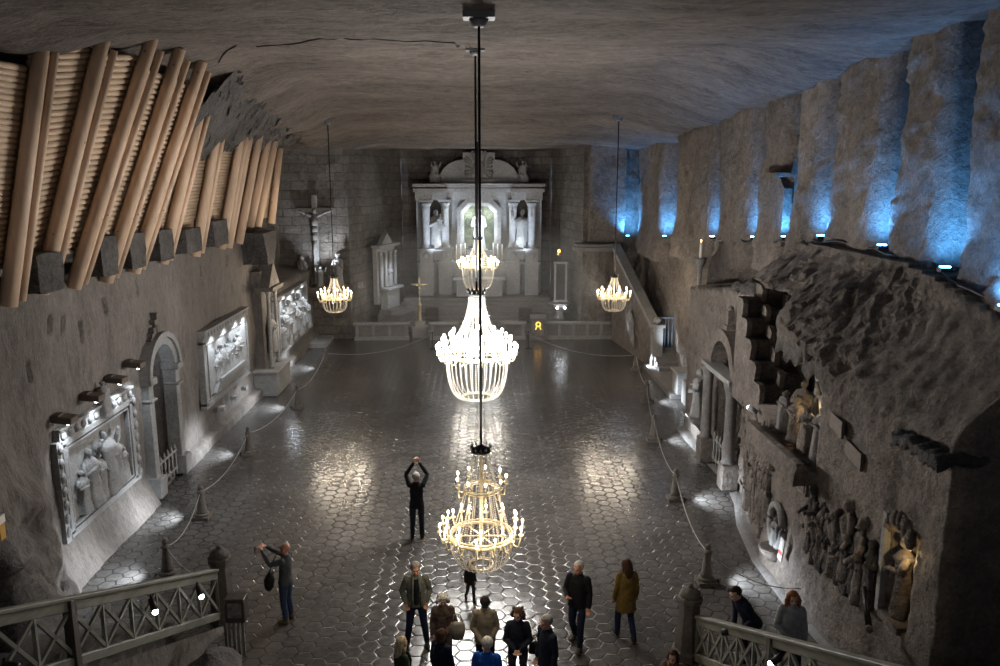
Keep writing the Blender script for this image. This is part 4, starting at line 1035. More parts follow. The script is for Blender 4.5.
# crowd of carved figures curving along the lower wall
t = thing('crowd_relief', 'crowded relief of small carved figures curving along the lower right wall', 'relief', (7.2, 20, .4))
rr = random.Random(5)
for k in range(70):
    y = 17.9 + 4.2 * ((k * .381966) % 1); tier = k % 4; x = interp(y, XF) - .02; h = rr.uniform(.6, 1.0)
    zz = .5 + tier * .62 + rr.uniform(-.1, .1)
    if y > 21: zz = min(zz, 2.0)
    m = MB(); robed(m, (0, 0, 0), h, RF + rr.uniform(-.5, .5), 200 + k, rr.choice(['any', 'pray', 'down', 'up']), lean=rr.uniform(-.08, .08), wide=1.2)
    m.build('carved_figure', M_wall, t, (x - 7.2, y - 20, zz - .4))
m = MB()
for k in range(16):
    y = 18 + k * .25; m.tube([(interp(y, XF) - 7.25, y - 20, .4), (interp(y, XF) - 7.3, y - 20 + .1, 1.3 + .3 * math.sin(k)), (interp(y, XF) - 7.2, y - 20 + .05, 2.4 + .4 * math.sin(k * 2))], [.06, .05, .02], 6)
m.build('carved_stems', M_wall, t)
t = thing('figure_row_relief', 'row of tall dark carved figures standing high on the near right wall', 'relief', (7.0, 14.6, 1.3))
for k in range(20):
    y = 15.65 - k * .115; h = 1.2 + .22 * math.sin(k * 1.7) + (.3 if k in (12, 13, 16) else 0); x = interp(y, XF) - .04
    m = MB(); robed(m, (0, 0, 0), h, RF + .3 * math.sin(k * 3), 300 + k, ('down', 'any', 'down')[k % 3], wide=.72); m.build('carved_figure', M_block if k % 2 else M_wall, t, (x - 7.0, y - 14.6, .12 + .14 * math.sin(k * 2.3)))
    m = MB(); m.cone((0, 0, .05), (.05, 0, -.5 - .5 * abs(math.sin(k * 5))), .08, .015, 7); m.rough(.02, 5); m.build('root', M_wall, t, (x - 6.98, y - 14.6, .2))
for i, (y, z) in enumerate([(16.1, 2.55), ]):
    t = thing('wall_niche', 'small arched blind window in the lower right wall above the carved row', 'niche', (interp(y, XF) - .02, y, z))
    m = MB(); N = 8; m.prism([(0, -.22, 0), (0, .22, 0), (0, .22, .55)] + [(0, .22 * math.cos(PI * k / N), .55 + .22 * math.sin(PI * k / N)) for k in range(1, N)] + [(0, -.22, .55)], (-.05, 0, 0)); m.build('frame', M_wall, t)
    m = MB(); m.prism([(0, -.15, .06), (0, .15, .06), (0, .15, .52)] + [(0, .15 * math.cos(PI * k / N), .52 + .15 * math.sin(PI * k / N)) for k in range(1, N)] + [(0, -.15, .52)], (-.07, 0, 0)); m.build('opening', M_hood, t)
# round alcove low on the wall
t = thing('round_alcove', 'round carved alcove with a ledge low on the right wall', 'alcove', (6.85, 17.2, .75))
m = MB(); m.tube([(0, .38 * math.cos(a * PI / 12), .55 + .5 * math.sin(a * PI / 12)) for a in range(24)], .09, 8, True); m.build('ring', M_carve, t)
m = MB(); m.lathe([(.15, -.3), (.3, -.1), (.36, 0), (.3, .03)], (-.02, 0, 0), 14); m.build('basin', M_wall, t)
m = MB(); robed(m, (0, 0, 0), .7, RF, 130, 'pray', wide=1.2); m.build('carved_figure', M_carve, t, (-.02, 0, .05))
m = MB(); m.box((0, 0, .28), (.03, .22, .5)); m.box((-.015, .0, .38), (.02, .14, .2)); t = setp(m.build('info_sign', plain('white_board', (.6, .6, .6), .5), None, (6.72, 16.55, .75), (0, .1, 0)), 'small white notice at the foot of the right wall by the round alcove', 'sign')
m = MB(); m.box((-.022, 0, .2), (.012, .16, .08)); m.build('red_stripe', plain('red_paint', (.5, .05, .04), .5), t)
# standing statue in a golden-lit niche on the big block
t = thing('wall_statue', 'statue in a golden-lit niche on the big rock block at right', 'statue', (7.5, 12.75, 1.5))
m = MB(); robed(m, (0, 0, 0), 1.5, RF - .35, 140, 'any', wide=.85); m.build('figure', M_wall, t, (-.05, .12, .07))
m = MB(); m.box((-.2, .45, .95), (.2, .12, 1.9)); m.build('side_post', M_carve, t)
m = MB(); m.box((-.05, .05, 0), (.5, .7, .14)); m.build('bracket', M_wall, t)
m = MB()
for k in range(9): m.ball((-.22 + .05 * (k % 2), -.3 + k * .09, 1.72 + .16 * math.sin(k * PI / 8)), (.1, .09, .2), 8)
m.rough(.03, 5); m.build('hood', M_wall, t)
lamp('POINT', (7.35, 12.5, 2.9), 9, (1, .70, .32), .03)
t = thing('bracket_lamp', 'dark slanting bracket lamp fixed below the golden-lit statue', 'lamp', (6.95, 13.1, 1.95))
m = MB(); m.cone((0, .1, 0), (-.12, -.42, -.48), .035, .06, 10); m.build('arm', M_metal, t)
m = MB(); m.ball((-.13, -.45, -.5), .075, 8); m.build('end_cap', M_stone, t)
# two flat dark slanting patches above
for i, (y, z, lab) in enumerate([(15.0, 4.25, 'upper dark board fixed high on the right wall'), (14.3, 3.85, 'lower dark board fixed high on the right wall')]):
    m = MB(); m.prism([(0, -.3, 0), (0, .35, .12), (0, .35, .42), (0, -.3, .34)], (-.06, 0, 0)); setp(m.build('wall_patch', M_hood, None, (interp(y, XF) - .0, y, z)), lab, 'patch', 'dark patches on the right wall')

# ================================================================ BOLLARDS AND ROPES
LB = [(-7.58, 38.3), (-7.42, 31.5), (-7.84, 26.0), (-7.71, 20.9), (-7.4, 17.6)]
RB = [(7.5, 37.5), (6.9, 32.0), (6.14, 27.1), (5.64, 21.8), (5.22, 17.0)]
bol = None
def bollard(x, y, lab, s):
    t = thing('bollard', lab, 'bollard', (x, y, 0), 0, 'stone rope bollards')
    m = MB(); m.box((0, 0, .04), (.44, .44, .08)); m.lathe([(.2, .08), (.19, .14), (.13, .17)], (0, 0, 0), 14); m.build('base', M_stone, t)
    m = MB(); m.lathe([(.15, .15), (.13, .25), (.085, .62), (.075, .7), (.11, .74), (.10, .78), (.05, .82)], (0, 0, 0), 14); m.build('shaft', M_stone, t)
    m = MB(); m.ball((0, 0, .88), (.075, .075, .085), 10); m.build('knob', M_stone, t)
    m = MB(); m.cone((s * .26, 0, .0), (s * .26, 0, .07), .06, .05, 10); m.build('floor_lamp', M_metal, t)
    lamp('SPOT', (s * .4, 0, .5), 200, COOL, .05, (s * 1.9, -.3, 0), 125, .8, t)
for i, (x, y) in enumerate(LB): bollard(x, y, 'stone rope bollard along the left wall, %s from the near end' % ORD[4 - i], -1)
for i, (x, y) in enumerate(RB): bollard(x, y, 'stone rope bollard along the right wall, %s from the near end' % ORD[4 - i], 1)
def rope(lab, p, q, sag):
    p, q = Vector(p), Vector(q); m = MB()
    m.tube([p.lerp(q, k / 16) - V(0, 0, sag * 4 * (k / 16) * (1 - k / 16)) for k in range(17)], .013, 6)
    setp(m.build('rope', M_rope), lab, 'rope', 'barrier ropes')
for i in range(4):
    rope('barrier rope along the left wall, %s span from the near end' % ORD[3 - i], (*LB[i], .76), (*LB[i + 1], .76), .35)
    rope('barrier rope along the right wall, %s span from the near end' % ORD[3 - i], (*RB[i], .76), (*RB[i + 1], .76), .35)
rope('barrier rope from the left newel to the nearest left bollard', (*LB[4], .76), (-5.65, 15.75, .9), .25)
rope('barrier rope from the nearest right bollard to the right wall', (*RB[4], .76), (6.75, 15.4, .7), .25)
ST = [(-2.6, 42.6), (2.6, 42.6)]
for i, (x, y) in enumerate(ST):
    t = thing('rope_post', 'slim dark rope post on the %s of the chancel approach' % ('left', 'right')[i], 'post', (x, y, 0), 0, 'slim rope posts')
    m = MB(); m.lathe([(.16, 0), (.16, .03), (.03, .06), (.025, .85), (.05, .88), (.04, .95)], (0, 0, 0), 10); m.build('pole', M_metal, t)
rope('long barrier rope across the floor left of the chancel', (*LB[0], .76), (-2.6, 42.6, .82), .45)
rope('long barrier rope across the floor right of the chancel', (*RB[0], .76), (2.6, 42.6, .82), .45)

# ================================================================ STAIR RAILS, NEWELS, LAMPS
def newel(lab, loc, h):
    t = thing('newel_post', lab, 'newel', loc, 0, 'stone newels at the foot of the stairs')
    m = MB(); m.lathe([(.32, 0), (.32, .15), (.27, .2), (.20, h - .35), (.25, h - .32), (.25, h - .24), (.2, h - .2)], (0, 0, 0), 8, 0, False); m.build('shaft', M_stone, t)
    m = MB(); m.lathe([(.21, 0), (.2, .08), (.13, .15), (.05, .18)], (0, 0, h - .22), 12); m.ball((0, 0, h - .02), .055, 8); m.build('cap', M_stone, t)
newel('tall tapering stone newel at the foot of the left stair', (-5.5, 15.7, 0), 1.66)
newel('tapering stone newel at the foot of the right stair', (4.05, 14.15, 0), 1.5)
def railing(lab, p0, p1, n, post_at, hs=1.0):
    p0, p1 = Vector(p0), Vector(p1); t = thing('stair_railing', lab, 'railing', p0); d = p1 - p0; up = V(0, 0, hs)
    m = MB(); m.bar(up * .98, d + up * .98, .15, .06); m.bar(up * .88, d + up * .88, .07, .16); m.build('top_rail', M_rail, t, bevel=.012)
    m = MB(); m.bar(up * .12, d + up * .12, .08, .15); m.build('bottom_rail', M_rail, t, bevel=.01)
    for k in range(n + 1):
        a = d * (k / n); th = .14 if k in post_at else .055
        m = MB(); m.box(a + up * .5, (th, th, (.76 if th < .1 else .95) * hs)); m.build('post' if th > .1 else 'baluster', M_darkwood if th > .1 else M_rail, t)
        if k < n:
            b = d * ((k + 1) / n)
            for u, v_ in ((.2, .82), (.82, .2)):
                m = MB(); m.bar(a + up * u, b + up * v_, .045, .055); m.build('cross_brace', M_rail, t)
railing('grey-green timber stair railing with crossed braces, lower left', (-5.5, 15.42, .1), (-6.62, 7.3, .1 + .425 * 8.1), 11, (6,), 1.2)
railing('grey-green timber stair railing with crossed braces, lower right', (4.15, 13.9, .0), (5.05, 7.4, SL * 6.5), 12, (5,))
def rail_spot(lab, p, d, on=True):
    p, d = Vector(p), Vector(d).normalized(); t = thing('spot_fixture', lab, 'lamp', p, 0, 'spotlights clipped on the stair rails')
    m = MB(); m.cone((0, 0, 0), d * .26, .055, .06, 12); m.build('barrel', M_metal, t)
    m = MB(); m.bar((0, 0, .1), (0, 0, -.02), .03, .03, (1, 0, 0)); m.build('clip', M_metal, t)
    if on:
        m = MB(); m.ball(d * .27, .05, 10); m.build('lamp_glass', M_spot, t)
rail_spot('spotlight clipped under the left stair railing, nearer of two with a lit lens', (-5.75, 12.9, 2.05), (.5, -.7, -.45))
rail_spot('spotlight clipped under the left stair railing, next to the newel', (-5.55, 14.5, 1.4), (.5, -.7, -.3))
rail_spot('spotlight with a lit lens under the right stair railing', (4.62, 10.9, 2.15), (-.8, -.1, -.6))
rail_spot('unlit spotlight under the right stair railing near the newel', (4.45, 12.6, 1.45), (-1, .1, -.05), False)
rail_spot('black spotlight at the bottom left corner of the left railing', (-6.25, 9.6, 3.0), (.8, -.4, .1), False)
# information box beside the left newel
t = thing('display_stand', 'dark display box on a pale slatted stand beside the left newel', 'display', (-4.8, 14.45, 0))
m = MB(); m.box((0, 0, .98), (.38, .3, .5)); m.build('box', M_darkwood, t, bevel=.015)
m = MB(); m.box((0, -.156, 1.0), (.26, .012, .3)); m.build('poster', plain('grey_print', (.16, .15, .14), .5, 0, .8, 12), t)
for k in range(4):
    m = MB(); m.box((-.13 + k * .088, -.12, .37), (.05, .04, .74)); m.build('slat', M_rail, t)
m = MB(); m.box((-.24, .0, .5), (.05, .06, 1.0)); m.build('side_post', M_rail, t)
m = MB(); m.ball((0, 0, 0), (.5, .8, .45), 14); m.rough(.16, 1.6); m.rough(.05, 5); setp(m.build('loose_rock', M_dark, None, (-4.75, 12.8, .5)), 'brown rough rock standing below the left stair railing', 'rock')
# rocky figure at the left edge holding a yellow lamp
m = MB(); m.ball((0, 0, .5), (.45, .5, .8), 14); m.ball((.05, 0, 1.3), (.3, .32, .35), 12); m.rough(.14, 2); m.rough(.05, 6); setp(m.build('rock_figure', M_dark, None, (-7.35, 11.3, 2.3)), 'dark craggy rock figure at the left edge above the stair', 'rock figure')
t = thing('yellow_lamp', 'small yellow and white lamp box at the left edge of the picture', 'lamp', (-6.87, 10.8, 4.2))
m = MB(); m.box((0, 0, .12), (.12, .12, .24)); m.build('box', plain('yellow_plastic', (.6, .32, .03), .5), t)
m = MB(); m.box((0, 0, .30), (.14, .14, .12)); m.build('cover', M_candle, t)
# bench for the seated visitor
t = thing('low_bench', 'low dark wooden bench at the bottom edge beside the right newel', 'bench', (3.3, 12.4, 0))
m = MB(); m.box((0, 0, .42), (1.3, .4, .06)); m.build('seat', M_darkwood, t)
for s in (-1, 1):
    m = MB(); m.box((s * .55, 0, .2), (.08, .36, .4)); m.build('leg', M_darkwood, t)

lamp('SPOT', (-6.9, 13.2, 2.9), 60, COOL, .05, (-8.9, 14.4, 1.0), 70, .8)
# ================================================================ PEOPLE
M_hairs = {k: cloth(k + '_hair', c, var=.4, stretch=(1, 1, .3), scale=40) for k, c in dict(brown=(.06, .032, .02), grey=(.30, .28, .26), white=(.55, .52, .47), blond=(.48, .38, .24), dark=(.025, .018, .015), red=(.28, .11, .05)).items()}
M_skin = plain('skin', (.50, .30, .215), .55, 0, .08, 12, .05)
M_skin2 = plain('tanned_skin', (.52, .25, .16), .55, 0, .08, 12, .05)
M_eye = plain('eye', (.02, .015, .012), .25, 0, 0, 5, 0)
M_lip = plain('lips', (.34, .13, .11), .5, 0, .05, 9, 0)
_cl = {}
def CL(name, col):
    if name not in _cl: _cl[name] = cloth(name, col)
    return _cl[name]
ARM = dict(
    hang=((.235, .01, 1.14), (.235, -.06, .89)),
    pocket=((.27, .06, 1.16), (.20, -.05, .96)),
    clasp=((.26, -.02, 1.13), (.045, -.20, 1.0)),
    low=((.26, .0, 1.13), (.05, -.17, .88)),
    phone=((.25, -.22, 1.36), (.10, -.50, 1.56)),
    photo=((.27, -.20, 1.62), (.07, -.24, 1.93)),
    lift=((.27, .0, 1.14), (.14, -.24, 1.13)),
    lap=((.25, -.05, 1.17), (.10, -.30, 1.0)),
    back=((.25, .08, 1.14), (.20, .20, .92)))
def rotz(p, a, c=(0, 0, 0)):
    return Matrix.Rotation(a, 3, 'Z') @ (Vector(p) - Vector(c)) + Vector(c)
def person(label, loc, face, H=1.75, arms=('hang', 'hang'), head=(0, 0), lean=0, legs='stand', top=('jacket', None), hem=.86, top_mat=None, leg_mat=None, shoe_mat=None,
           hair='short', hair_mat=None, skin=None, puffy=1.0, female=False, open_front=None, hat=None, extras=None, collar=True, twist=0, hs=1.0):
    k = H / 1.75; skin = skin or M_skin
    t = thing('person', label, 'person', loc, face)
    S = Matrix.Scale(k, 4)
    sw = .155 if female else .175
    lx = .10
    if legs == 'stand': L = [((s * .095, .0, .92), (s * (lx + .01), -.02, .50), (s * (lx + .02), .02, .085)) for s in (1, -1)]
    elif legs == 'wide': L = [((s * .095, .0, .92), (s * .14, -.03, .50), (s * .19, .02, .085)) for s in (1, -1)]
    elif legs == 'step': L = [((.095, 0, .92), (.11, -.16, .52), (.11, -.17, .085)), ((-.095, 0, .92), (-.11, -.02, .5), (-.12, .20, .10))]
    elif legs == 'sit': L = [((s * .09, .0, .52), (s * .13, -.42, .52), (s * .13, -.40, .085)) for s in (1, -1)]
    elif legs == 'crouch': L = [((.095, 0, .80), (.14, -.22, .5), (.13, .0, .085)), ((-.095, 0, .80), (-.12, -.16, .46), (-.12, .08, .085))]
    dz = {'sit': -.42, 'crouch': -.13}.get(legs, 0)
    piv = V(0, 0, .95 + dz)
    LM = Matrix.Translation(piv) @ Matrix.Rotation(lean, 4, 'X') @ Matrix.Rotation(twist, 4, 'Z') @ Matrix.Translation(-V(0, 0, .95))
    def U(p): return LM @ Vector(p)
    A = []
    for s, nm in zip((1, -1), arms):
        e, w_ = ARM[nm]; A.append((U((s * sw, 0, 1.43)), U((s * e[0] * (sw / .175) ** .5, e[1], e[2])), U((s * w_[0], w_[1], w_[2]))))
    hc = U((0, -.02, 1.635)); HM = Matrix.Translation(hc) @ Matrix.Rotation(lean * .4, 4, 'X') @ Matrix.Rotation(head[0], 4, 'Z') @ Matrix.Rotation(head[1], 4, 'X') @ Matrix.Scale(hs, 4)
    # ---- body: one continuous surface
    b = MB()
    def ub(rings):
        b.T = S @ LM; b.loft(rings); b.T = S
    ub([((0, .01, .86), .12, .09), ((0, .0, .95), .155, .105), ((0, -.005, 1.08), .135, .095), ((0, 0, 1.25), .16, .105), ((0, .005, 1.38), .165, .10), ((0, .005, 1.46), .10, .07), ((0, 0, 1.50), .055, .055)])
    b.T = S
    b.ball(V(0, .01, .93) + V(0, 0, dz), (.15, .105, .11), 12)
    for hp, kn, an in L: b.chain([(hp, .082), (V(*hp).lerp(V(*kn), .4), .076), (kn, .055), (V(*kn).lerp(V(*an), .35), .054), (an, .038)], 10); b.cap(an, V(*an) + V(0, -.03, -.03), .038, .034, 8)
    for s, (sh, el, wr) in zip((1, -1), A):
        b.chain([(sh, .052), (el, .039), (el.lerp(wr, .35), .039), (wr, .026)], 10)
        d = (wr - el).normalized(); side = d.cross(V(0, 0, 1) if abs(d.z) < .8 else V(0, -1, 0)).normalized(); nrm = side.cross(d)
        pm = wr + d * .055; b.cap(wr, wr + d * .035, .026, .032, 8)
        for f in range(4):
            o = side * (.0235 * (f - 1.5)); ln = (.066, .078, .073, .056)[f]
            p0 = wr + d * .035 + o * .8; p1 = wr + d * .092 + o; p2 = p1 + (d * .8 - nrm * .5 * (1 if nrm.y < 0 else -1) * -1) .normalized() * ln * .5; p3 = p2 + (d * .45 + nrm * .8 * (1 if nrm.y < 0 else -1)).normalized() * ln * .5
            b.chain([(p0, .013), (p1, .0125), (p2, .011), (p3, .009)], 6)
        q0 = wr + d * .03 - side * .026 * s * -1; q1 = q0 + (d * .6 + side * s * .8).normalized() * .045; q2 = q1 + (d * .95 + side * s * .2).normalized() * .035
        b.chain([(q0, .015), (q1, .0125), (q2, .010)], 6)
    b.cap(U((0, .005, 1.42)), U((0, -.005, 1.56)), .062, .052, 10)
    b.T = S @ HM
    b.ball((0, .012, .035), (.077, .096, .092), 16); b.ball((0, -.022, -.045), (.060, .068, .078), 14); b.ball((0, -.045, -.088), (.036, .036, .032), 10)
    b.cone((0, -.092, .022), (0, -.112, -.022), .010, .017, 8); b.ball((0, -.106, -.024), (.019, .015, .013), 8)
    b.cap((-.045, -.078, .035), (.045, -.078, .035), .014, .014, 8); b.cap((-.02, -.084, -.062), (.02, -.084, -.062), .012, .012, 6)
    for s in (1, -1): b.ball((s * .079, .012, -.008), (.012, .024, .034), 8); b.ball((s * .04, -.06, -.03), (.026, .026, .028), 8)
    b.T = S
    me = remesh(b, .0095, 2, [skin, M_eye, M_lip], 'body')
    bm = bmesh.new(); bm.from_mesh(me)
    def addb(c, r, mi):
        q = MB(); q.T = S @ HM; q.ball(c, r, 8); tmp = bpy.data.meshes.new('x'); q.bm.to_mesh(tmp); q.bm.free()
        n0 = len(bm.faces); bm.from_mesh(tmp); bpy.data.meshes.remove(tmp); bm.faces.ensure_lookup_table()
        for f in bm.faces[n0:]: f.material_index = mi; f.smooth = True
    for s in (1, -1): addb((s * .032, -.083, .008), (.013, .008, .008), 1)
    addb((0, -.092, -.062), (.022, .007, .007), 2)
    bm.to_mesh(me); bm.free()
    link('body', me, t)
    # ---- trousers
    g = MB(); g.T = S
    if legs == 'sit': g.ball((0, 0, .53), (.165, .15, .13), 12)
    else: g.loft([((0, .01, .83 + dz), .14, .115), ((0, .01, .95 + dz), .165, .122), ((0, 0, 1.06 + dz), .15, .112)])
    for hp, kn, an in L:
        a = V(*an) + V(0, .005, .02); g.chain([(hp, .098), (V(*hp).lerp(V(*kn), .4), .09), (kn, .071), (V(*kn).lerp(a, .35), .068), (a, .058)], 12)
    link('trousers', remesh(g, .012, 3, leg_mat or CL('dark_blue_denim', (.025, .035, .06)), 'trousers'), t)
    for s, (hp, kn, an) in zip((1, -1), L):
        g = MB(); g.T = S; a = V(*an)
        g.chain([(a + V(0, .035, -.042), .046), (a + V(s * .01, -.06, -.042), .05), (a + V(s * .02, -.16, -.05), .042)], 10); g.cap(a + V(0, .012, .03), a + V(0, .01, -.03), .056, .052, 10)
        for v in g.bm.verts: v.co.z = max(v.co.z, (an[2] - .083) * k + .002)
        link('shoe', remesh(g, .010, 2, shoe_mat or CL('dark_leather', (.03, .025, .022)), 'shoe'), t)
    # ---- upper garment
    g = MB(); g.T = S @ LM; pu = puffy
    fl = .02 if female else .012
    rings = [((0, .005, hem), .185 * pu + fl, .14 * pu + fl), ((0, .0, 1.0), .175 * pu, .13 * pu), ((0, -.002, 1.12), .162 * pu, .122 * pu), ((0, 0, 1.27), .172 * pu, .125 * pu), ((0, .003, 1.38), .165 * pu, .112 * pu), ((0, .004, 1.46), .13, .09), ((0, 0, 1.50), .075, .072)]
    if legs == 'sit': rings = rings[1:]; rings[0] = ((0, .005, .93), .185 * pu, .14 * pu)
    g.loft(rings, 20)
    if collar: g.loft([((0, .008, 1.46), .088, .08), ((0, .012, 1.53), .075, .074)], 14)
    g.T = S
    for sh, el, wr in A:
        g.chain([(sh, .066 * pu), (sh.lerp(el, .5), .060 * pu), (el, .052 * pu), (el.lerp(wr, .5), .05 * pu), (el.lerp(wr, .93), .043 * pu)], 12)
    g.T = Matrix.Identity(4)
    gm = remesh(g, .012, 3, top_mat, top[0])
    for v in gm.vertices:                      # cloth folds
        v.co += Vector(noise.noise_vector(v.co * 9)) * .008 * pu + Vector(noise.noise_vector(Vector((v.co.x * 6, v.co.y * 6, v.co.z * 22)))) * .004
    link(top[0], gm, t)
    if open_front:
        g = MB(); g.T = S @ LM; g.loft([((0, -.075 * pu, hem + .06), .07, .085), ((0, -.075 * pu, 1.1), .062, .075), ((0, -.075 * pu, 1.3), .06, .085), ((0, -.05, 1.46), .05, .07)], 14)
        link('shirt', remesh(g, .012, 2, open_front, 'shirt'), t)
        for s in (1, -1):
            g = MB(); g.T = S @ LM; g.tube([(s * .085, -.13 * pu, hem + .01), (s * .075, -.135 * pu, 1.1), (s * .075, -.15 * pu, 1.3), (s * .06, -.10, 1.46), (s * .05, -.03, 1.53)], [.022, .022, .024, .024, .02], 8)
            link('lapel', g.mesh('lapel', top_mat), t)
    # ---- hair
    if hair != 'bald':
        g = MB(); g.T = S @ HM
        g.ball((0, .018, .042), (.086, .104, .096), 22)
        cut = .03 if hair in ('short', 'crop') else .01
        zmin = -.04 if hair in ('short', 'crop') else -.08
        for v in list(g.bm.verts):
            q = (S @ HM).inverted() @ v.co
            if (q.y < -.035 and q.z < .075) or q.z < zmin or (q.y < .0 and q.z < cut and hair in ('short', 'crop')): g.bm.verts.remove(v)
        if hair in ('long', 'very_long', 'bob', 'curly'):
            zb = {'long': -.26, 'very_long': -.42, 'bob': -.12, 'curly': -.10}[hair]; wd = {'curly': 1.35, 'very_long': 1.2}.get(hair, 1.0)
            g.loft([((0, .03, .09), .06 * wd, .075), ((0, .045, .02), .095 * wd, .075), ((0, .06, -.06), .10 * wd, .06), ((0, .075, zb * .6), .10 * wd, .05), ((0, .08, zb), .05 * wd, .03)], 14)
            for s in (1, -1): g.chain([((s * .07, -.02, .06), .028 * wd), ((s * .085 * wd, -.01, -.02), .028 * wd), ((s * .088 * wd, .01, zb * .75), .022 * wd)], 8)
        if hair == 'bun': g.ball((0, .12, .06), .05, 10)
        if hair == 'curly':
            for q in range(26):
                a = q * 2.4; z = -.08 + .19 * q / 26; g.ball((.098 * math.cos(a), .02 + .095 * abs(math.sin(a)) * (1 if math.sin(a) > 0 else .15), z), .03, 6)
        g.T = Matrix.Identity(4)
        hm = g.mesh('hair', hair_mat)
        if hair not in ('short', 'crop'):
            for v in hm.vertices: v.co += Vector(noise.noise_vector(v.co * 16)) * .012
        for p in hm.polygons: p.use_smooth = True
        o = link('hair', hm, t)
        if hair in ('short', 'crop'):
            sd = o.modifiers.new('solid', 'SOLIDIFY'); sd.thickness = .012; sd.offset = 1
    if hat:
        g = MB(); g.T = S @ HM; g.ball((0, .012, .055), (.092, .112, .088), 18)
        for v in list(g.bm.verts):
            if ((S @ HM).inverted() @ v.co).z < .03: g.bm.verts.remove(v)
        g.T = S @ HM; g.cap((-.05, -.10, .045), (.05, -.10, .045), .02, .02, 8); link('cap', g.mesh('cap', hat), t)
    if extras: extras(t, S, LM, HM, A, k)
    return t
def hand_item(mb_fn, name, mat, idx):
    def f(t, S, LM, HM, A, k):
        sh, el, wr = A[idx]; m = MB(); m.T = S; mb_fn(m, wr + (wr - el).normalized() * .09); m.build(name, mat, t)
    return f
M_phone = plain('black_phone', (.01, .01, .012), .2, 0, 0, 5, 0)
def item(name, label, cat, loc, fn, mat):
    m = MB(); fn(m); return setp(m.build(name, mat, None, loc), label, cat)
JB = CL('blue_denim', (.035, .055, .095)); JD = CL('near_black_denim', (.018, .022, .034)); BLK = CL('black_jacket_cloth', (.012, .012, .014)); NVY = CL('navy_cloth', (.012, .016, .032))

person('man in black jacket and jeans seen from behind, both arms raised taking a photo', (-1.67, 19.5, 0), PI, 1.80, ('photo', 'photo'), (0, -.35), -.05, 'stand', ('jacket', None), .84, BLK, JD, None, 'short', M_hairs['grey'])
item('phone', 'dark phone held up by the man with raised arms', 'phone', (-1.67, 19.82, 2.07), lambda m: m.box((0, 0, 0), (.16, .012, .08)), M_phone)
def shades(t, S, LM, HM, A, k):
    m = MB(); m.T = S @ HM
    for s in (1, -1): m.ball((s * .035, -.094, .012), (.028, .012, .02), 8); m.cone((s * .06, -.085, .015), (s * .084, .0, .012), .004, .004, 5)
    m.build('sunglasses', M_phone, t)
person('bald man in grey hooded top and sunglasses facing left, holding up a phone', (-4.12, 15.6, 0), -PI / 2 - .25, 1.76, ('phone', 'phone'), (0, -.22), -.06, 'stand', ('hooded_top', None), .88, CL('grey_marl_cloth', (.07, .075, .08)), JB, CL('tan_suede', (.14, .10, .065)), 'bald', None, M_skin2, 1.0, False, None, None, shades)
item('phone', 'black phone held up by the bald man on the left', 'phone', (-4.73, 15.63, 1.60), lambda m: m.box((0, 0, 0), (.012, .08, .16)), M_phone)
def bag(m):
    m.ball((0, 0, 0), (.10, .2, .19), 12); m.box((0, 0, .12), (.12, .34, .05)); m.tube([(0, -.12, .14), (.1, -.05, .45), (.17, .12, .62)], .012, 5)
item('shoulder_bag', 'black shoulder bag hanging at the front of the man with the phone', 'bag', (-4.42, 15.45, .98), bag, BLK)
person('man in open grey-green padded jacket and dark jeans, hands in pockets, facing the camera', (-1.30, 14.6, 0), .12, 1.80, ('pocket', 'pocket'), (-.05, .18), 0, 'wide', ('padded_jacket', None), .90, CL('grey_green_padded_cloth', (.13, .135, .11)), CL('dark_blue_denim2', (.015, .022, .05)), None, 'crop', M_hairs['grey'], M_skin2, 1.10, False, CL('black_shirt', (.012, .014, .02)))
def camera_neck(t, S, LM, HM, A, k): pass
person('elderly woman with pale curly hair in a brown patterned jacket, behind the woman in navy', (-.73, 13.75, 0), .1, 1.62, ('clasp', 'hang'), (0, .25), .05, 'stand', ('patterned_jacket', None), .88, plain('brown_patterned_cloth', (.13, .09, .07), .85, 0, .8, 9, .2, .15), CL('beige_trousers', (.22, .19, .15)), None, 'curly', M_hairs['white'], None, 1.06, True)
def tote(m):
    m.loft([((0, 0, -.18), .10, .05), ((0, 0, 0), .15, .07), ((0, 0, .14), .13, .05), ((0, 0, .16), .12, .04)], 12); m.tube([(-.1, 0, .15), (-.06, .02, .30), (.04, .03, .32), (.1, 0, .15)], .012, 5)
item('tote_bag', 'cream tote bag hanging on the elderly woman with pale hair', 'bag', (-.45, 13.55, .98), tote, CL('cream_canvas', (.36, .32, .24)))
person('person in beige jacket and dark cap looking down with hands joined, centre bottom', (.06, 13.5, 0), 0, 1.68, ('low', 'low'), (0, .5), .04, 'stand', ('jacket', None), .82, CL('beige_jacket_cloth', (.27, .225, .15)), NVY, None, 'short', M_hairs['dark'], None, 1.08, True, None, CL('dark_cap_cloth', (.02, .022, .028)))
person('white-haired person in a bright blue jacket seen from behind at the bottom edge', (.08, 12.05, 0), PI - .2, 1.72, ('hang', 'hang'), (.3, .15), .03, 'stand', ('jacket', None), .82, CL('bright_blue_cloth', (.02, .10, .42)), JD, None, 'crop', M_hairs['white'], None, 1.10)
person('woman with brown curly hair in dark jacket, hands held together, facing the camera', (.65, 13.1, 0), -.1, 1.68, ('clasp', 'clasp'), (-.35, .2), .02, 'stand', ('jacket', None), .84, CL('dark_slate_cloth', (.022, .026, .036)), CL('grey_brown_trousers', (.075, .06, .055)), None, 'curly', M_hairs['brown'], None, .98, True)
def hbag(m):
    m.loft([((0, 0, -.13), .12, .05), ((0, 0, .05), .10, .045), ((0, 0, .08), .06, .03)], 12); m.tube([(-.06, 0, .07), (-.03, 0, .22), (.03, 0, .22), (.06, 0, .07)], .01, 5)
item('handbag', 'black handbag at the side of the woman with brown curly hair', 'bag', (.96, 13.05, .95), hbag, BLK)
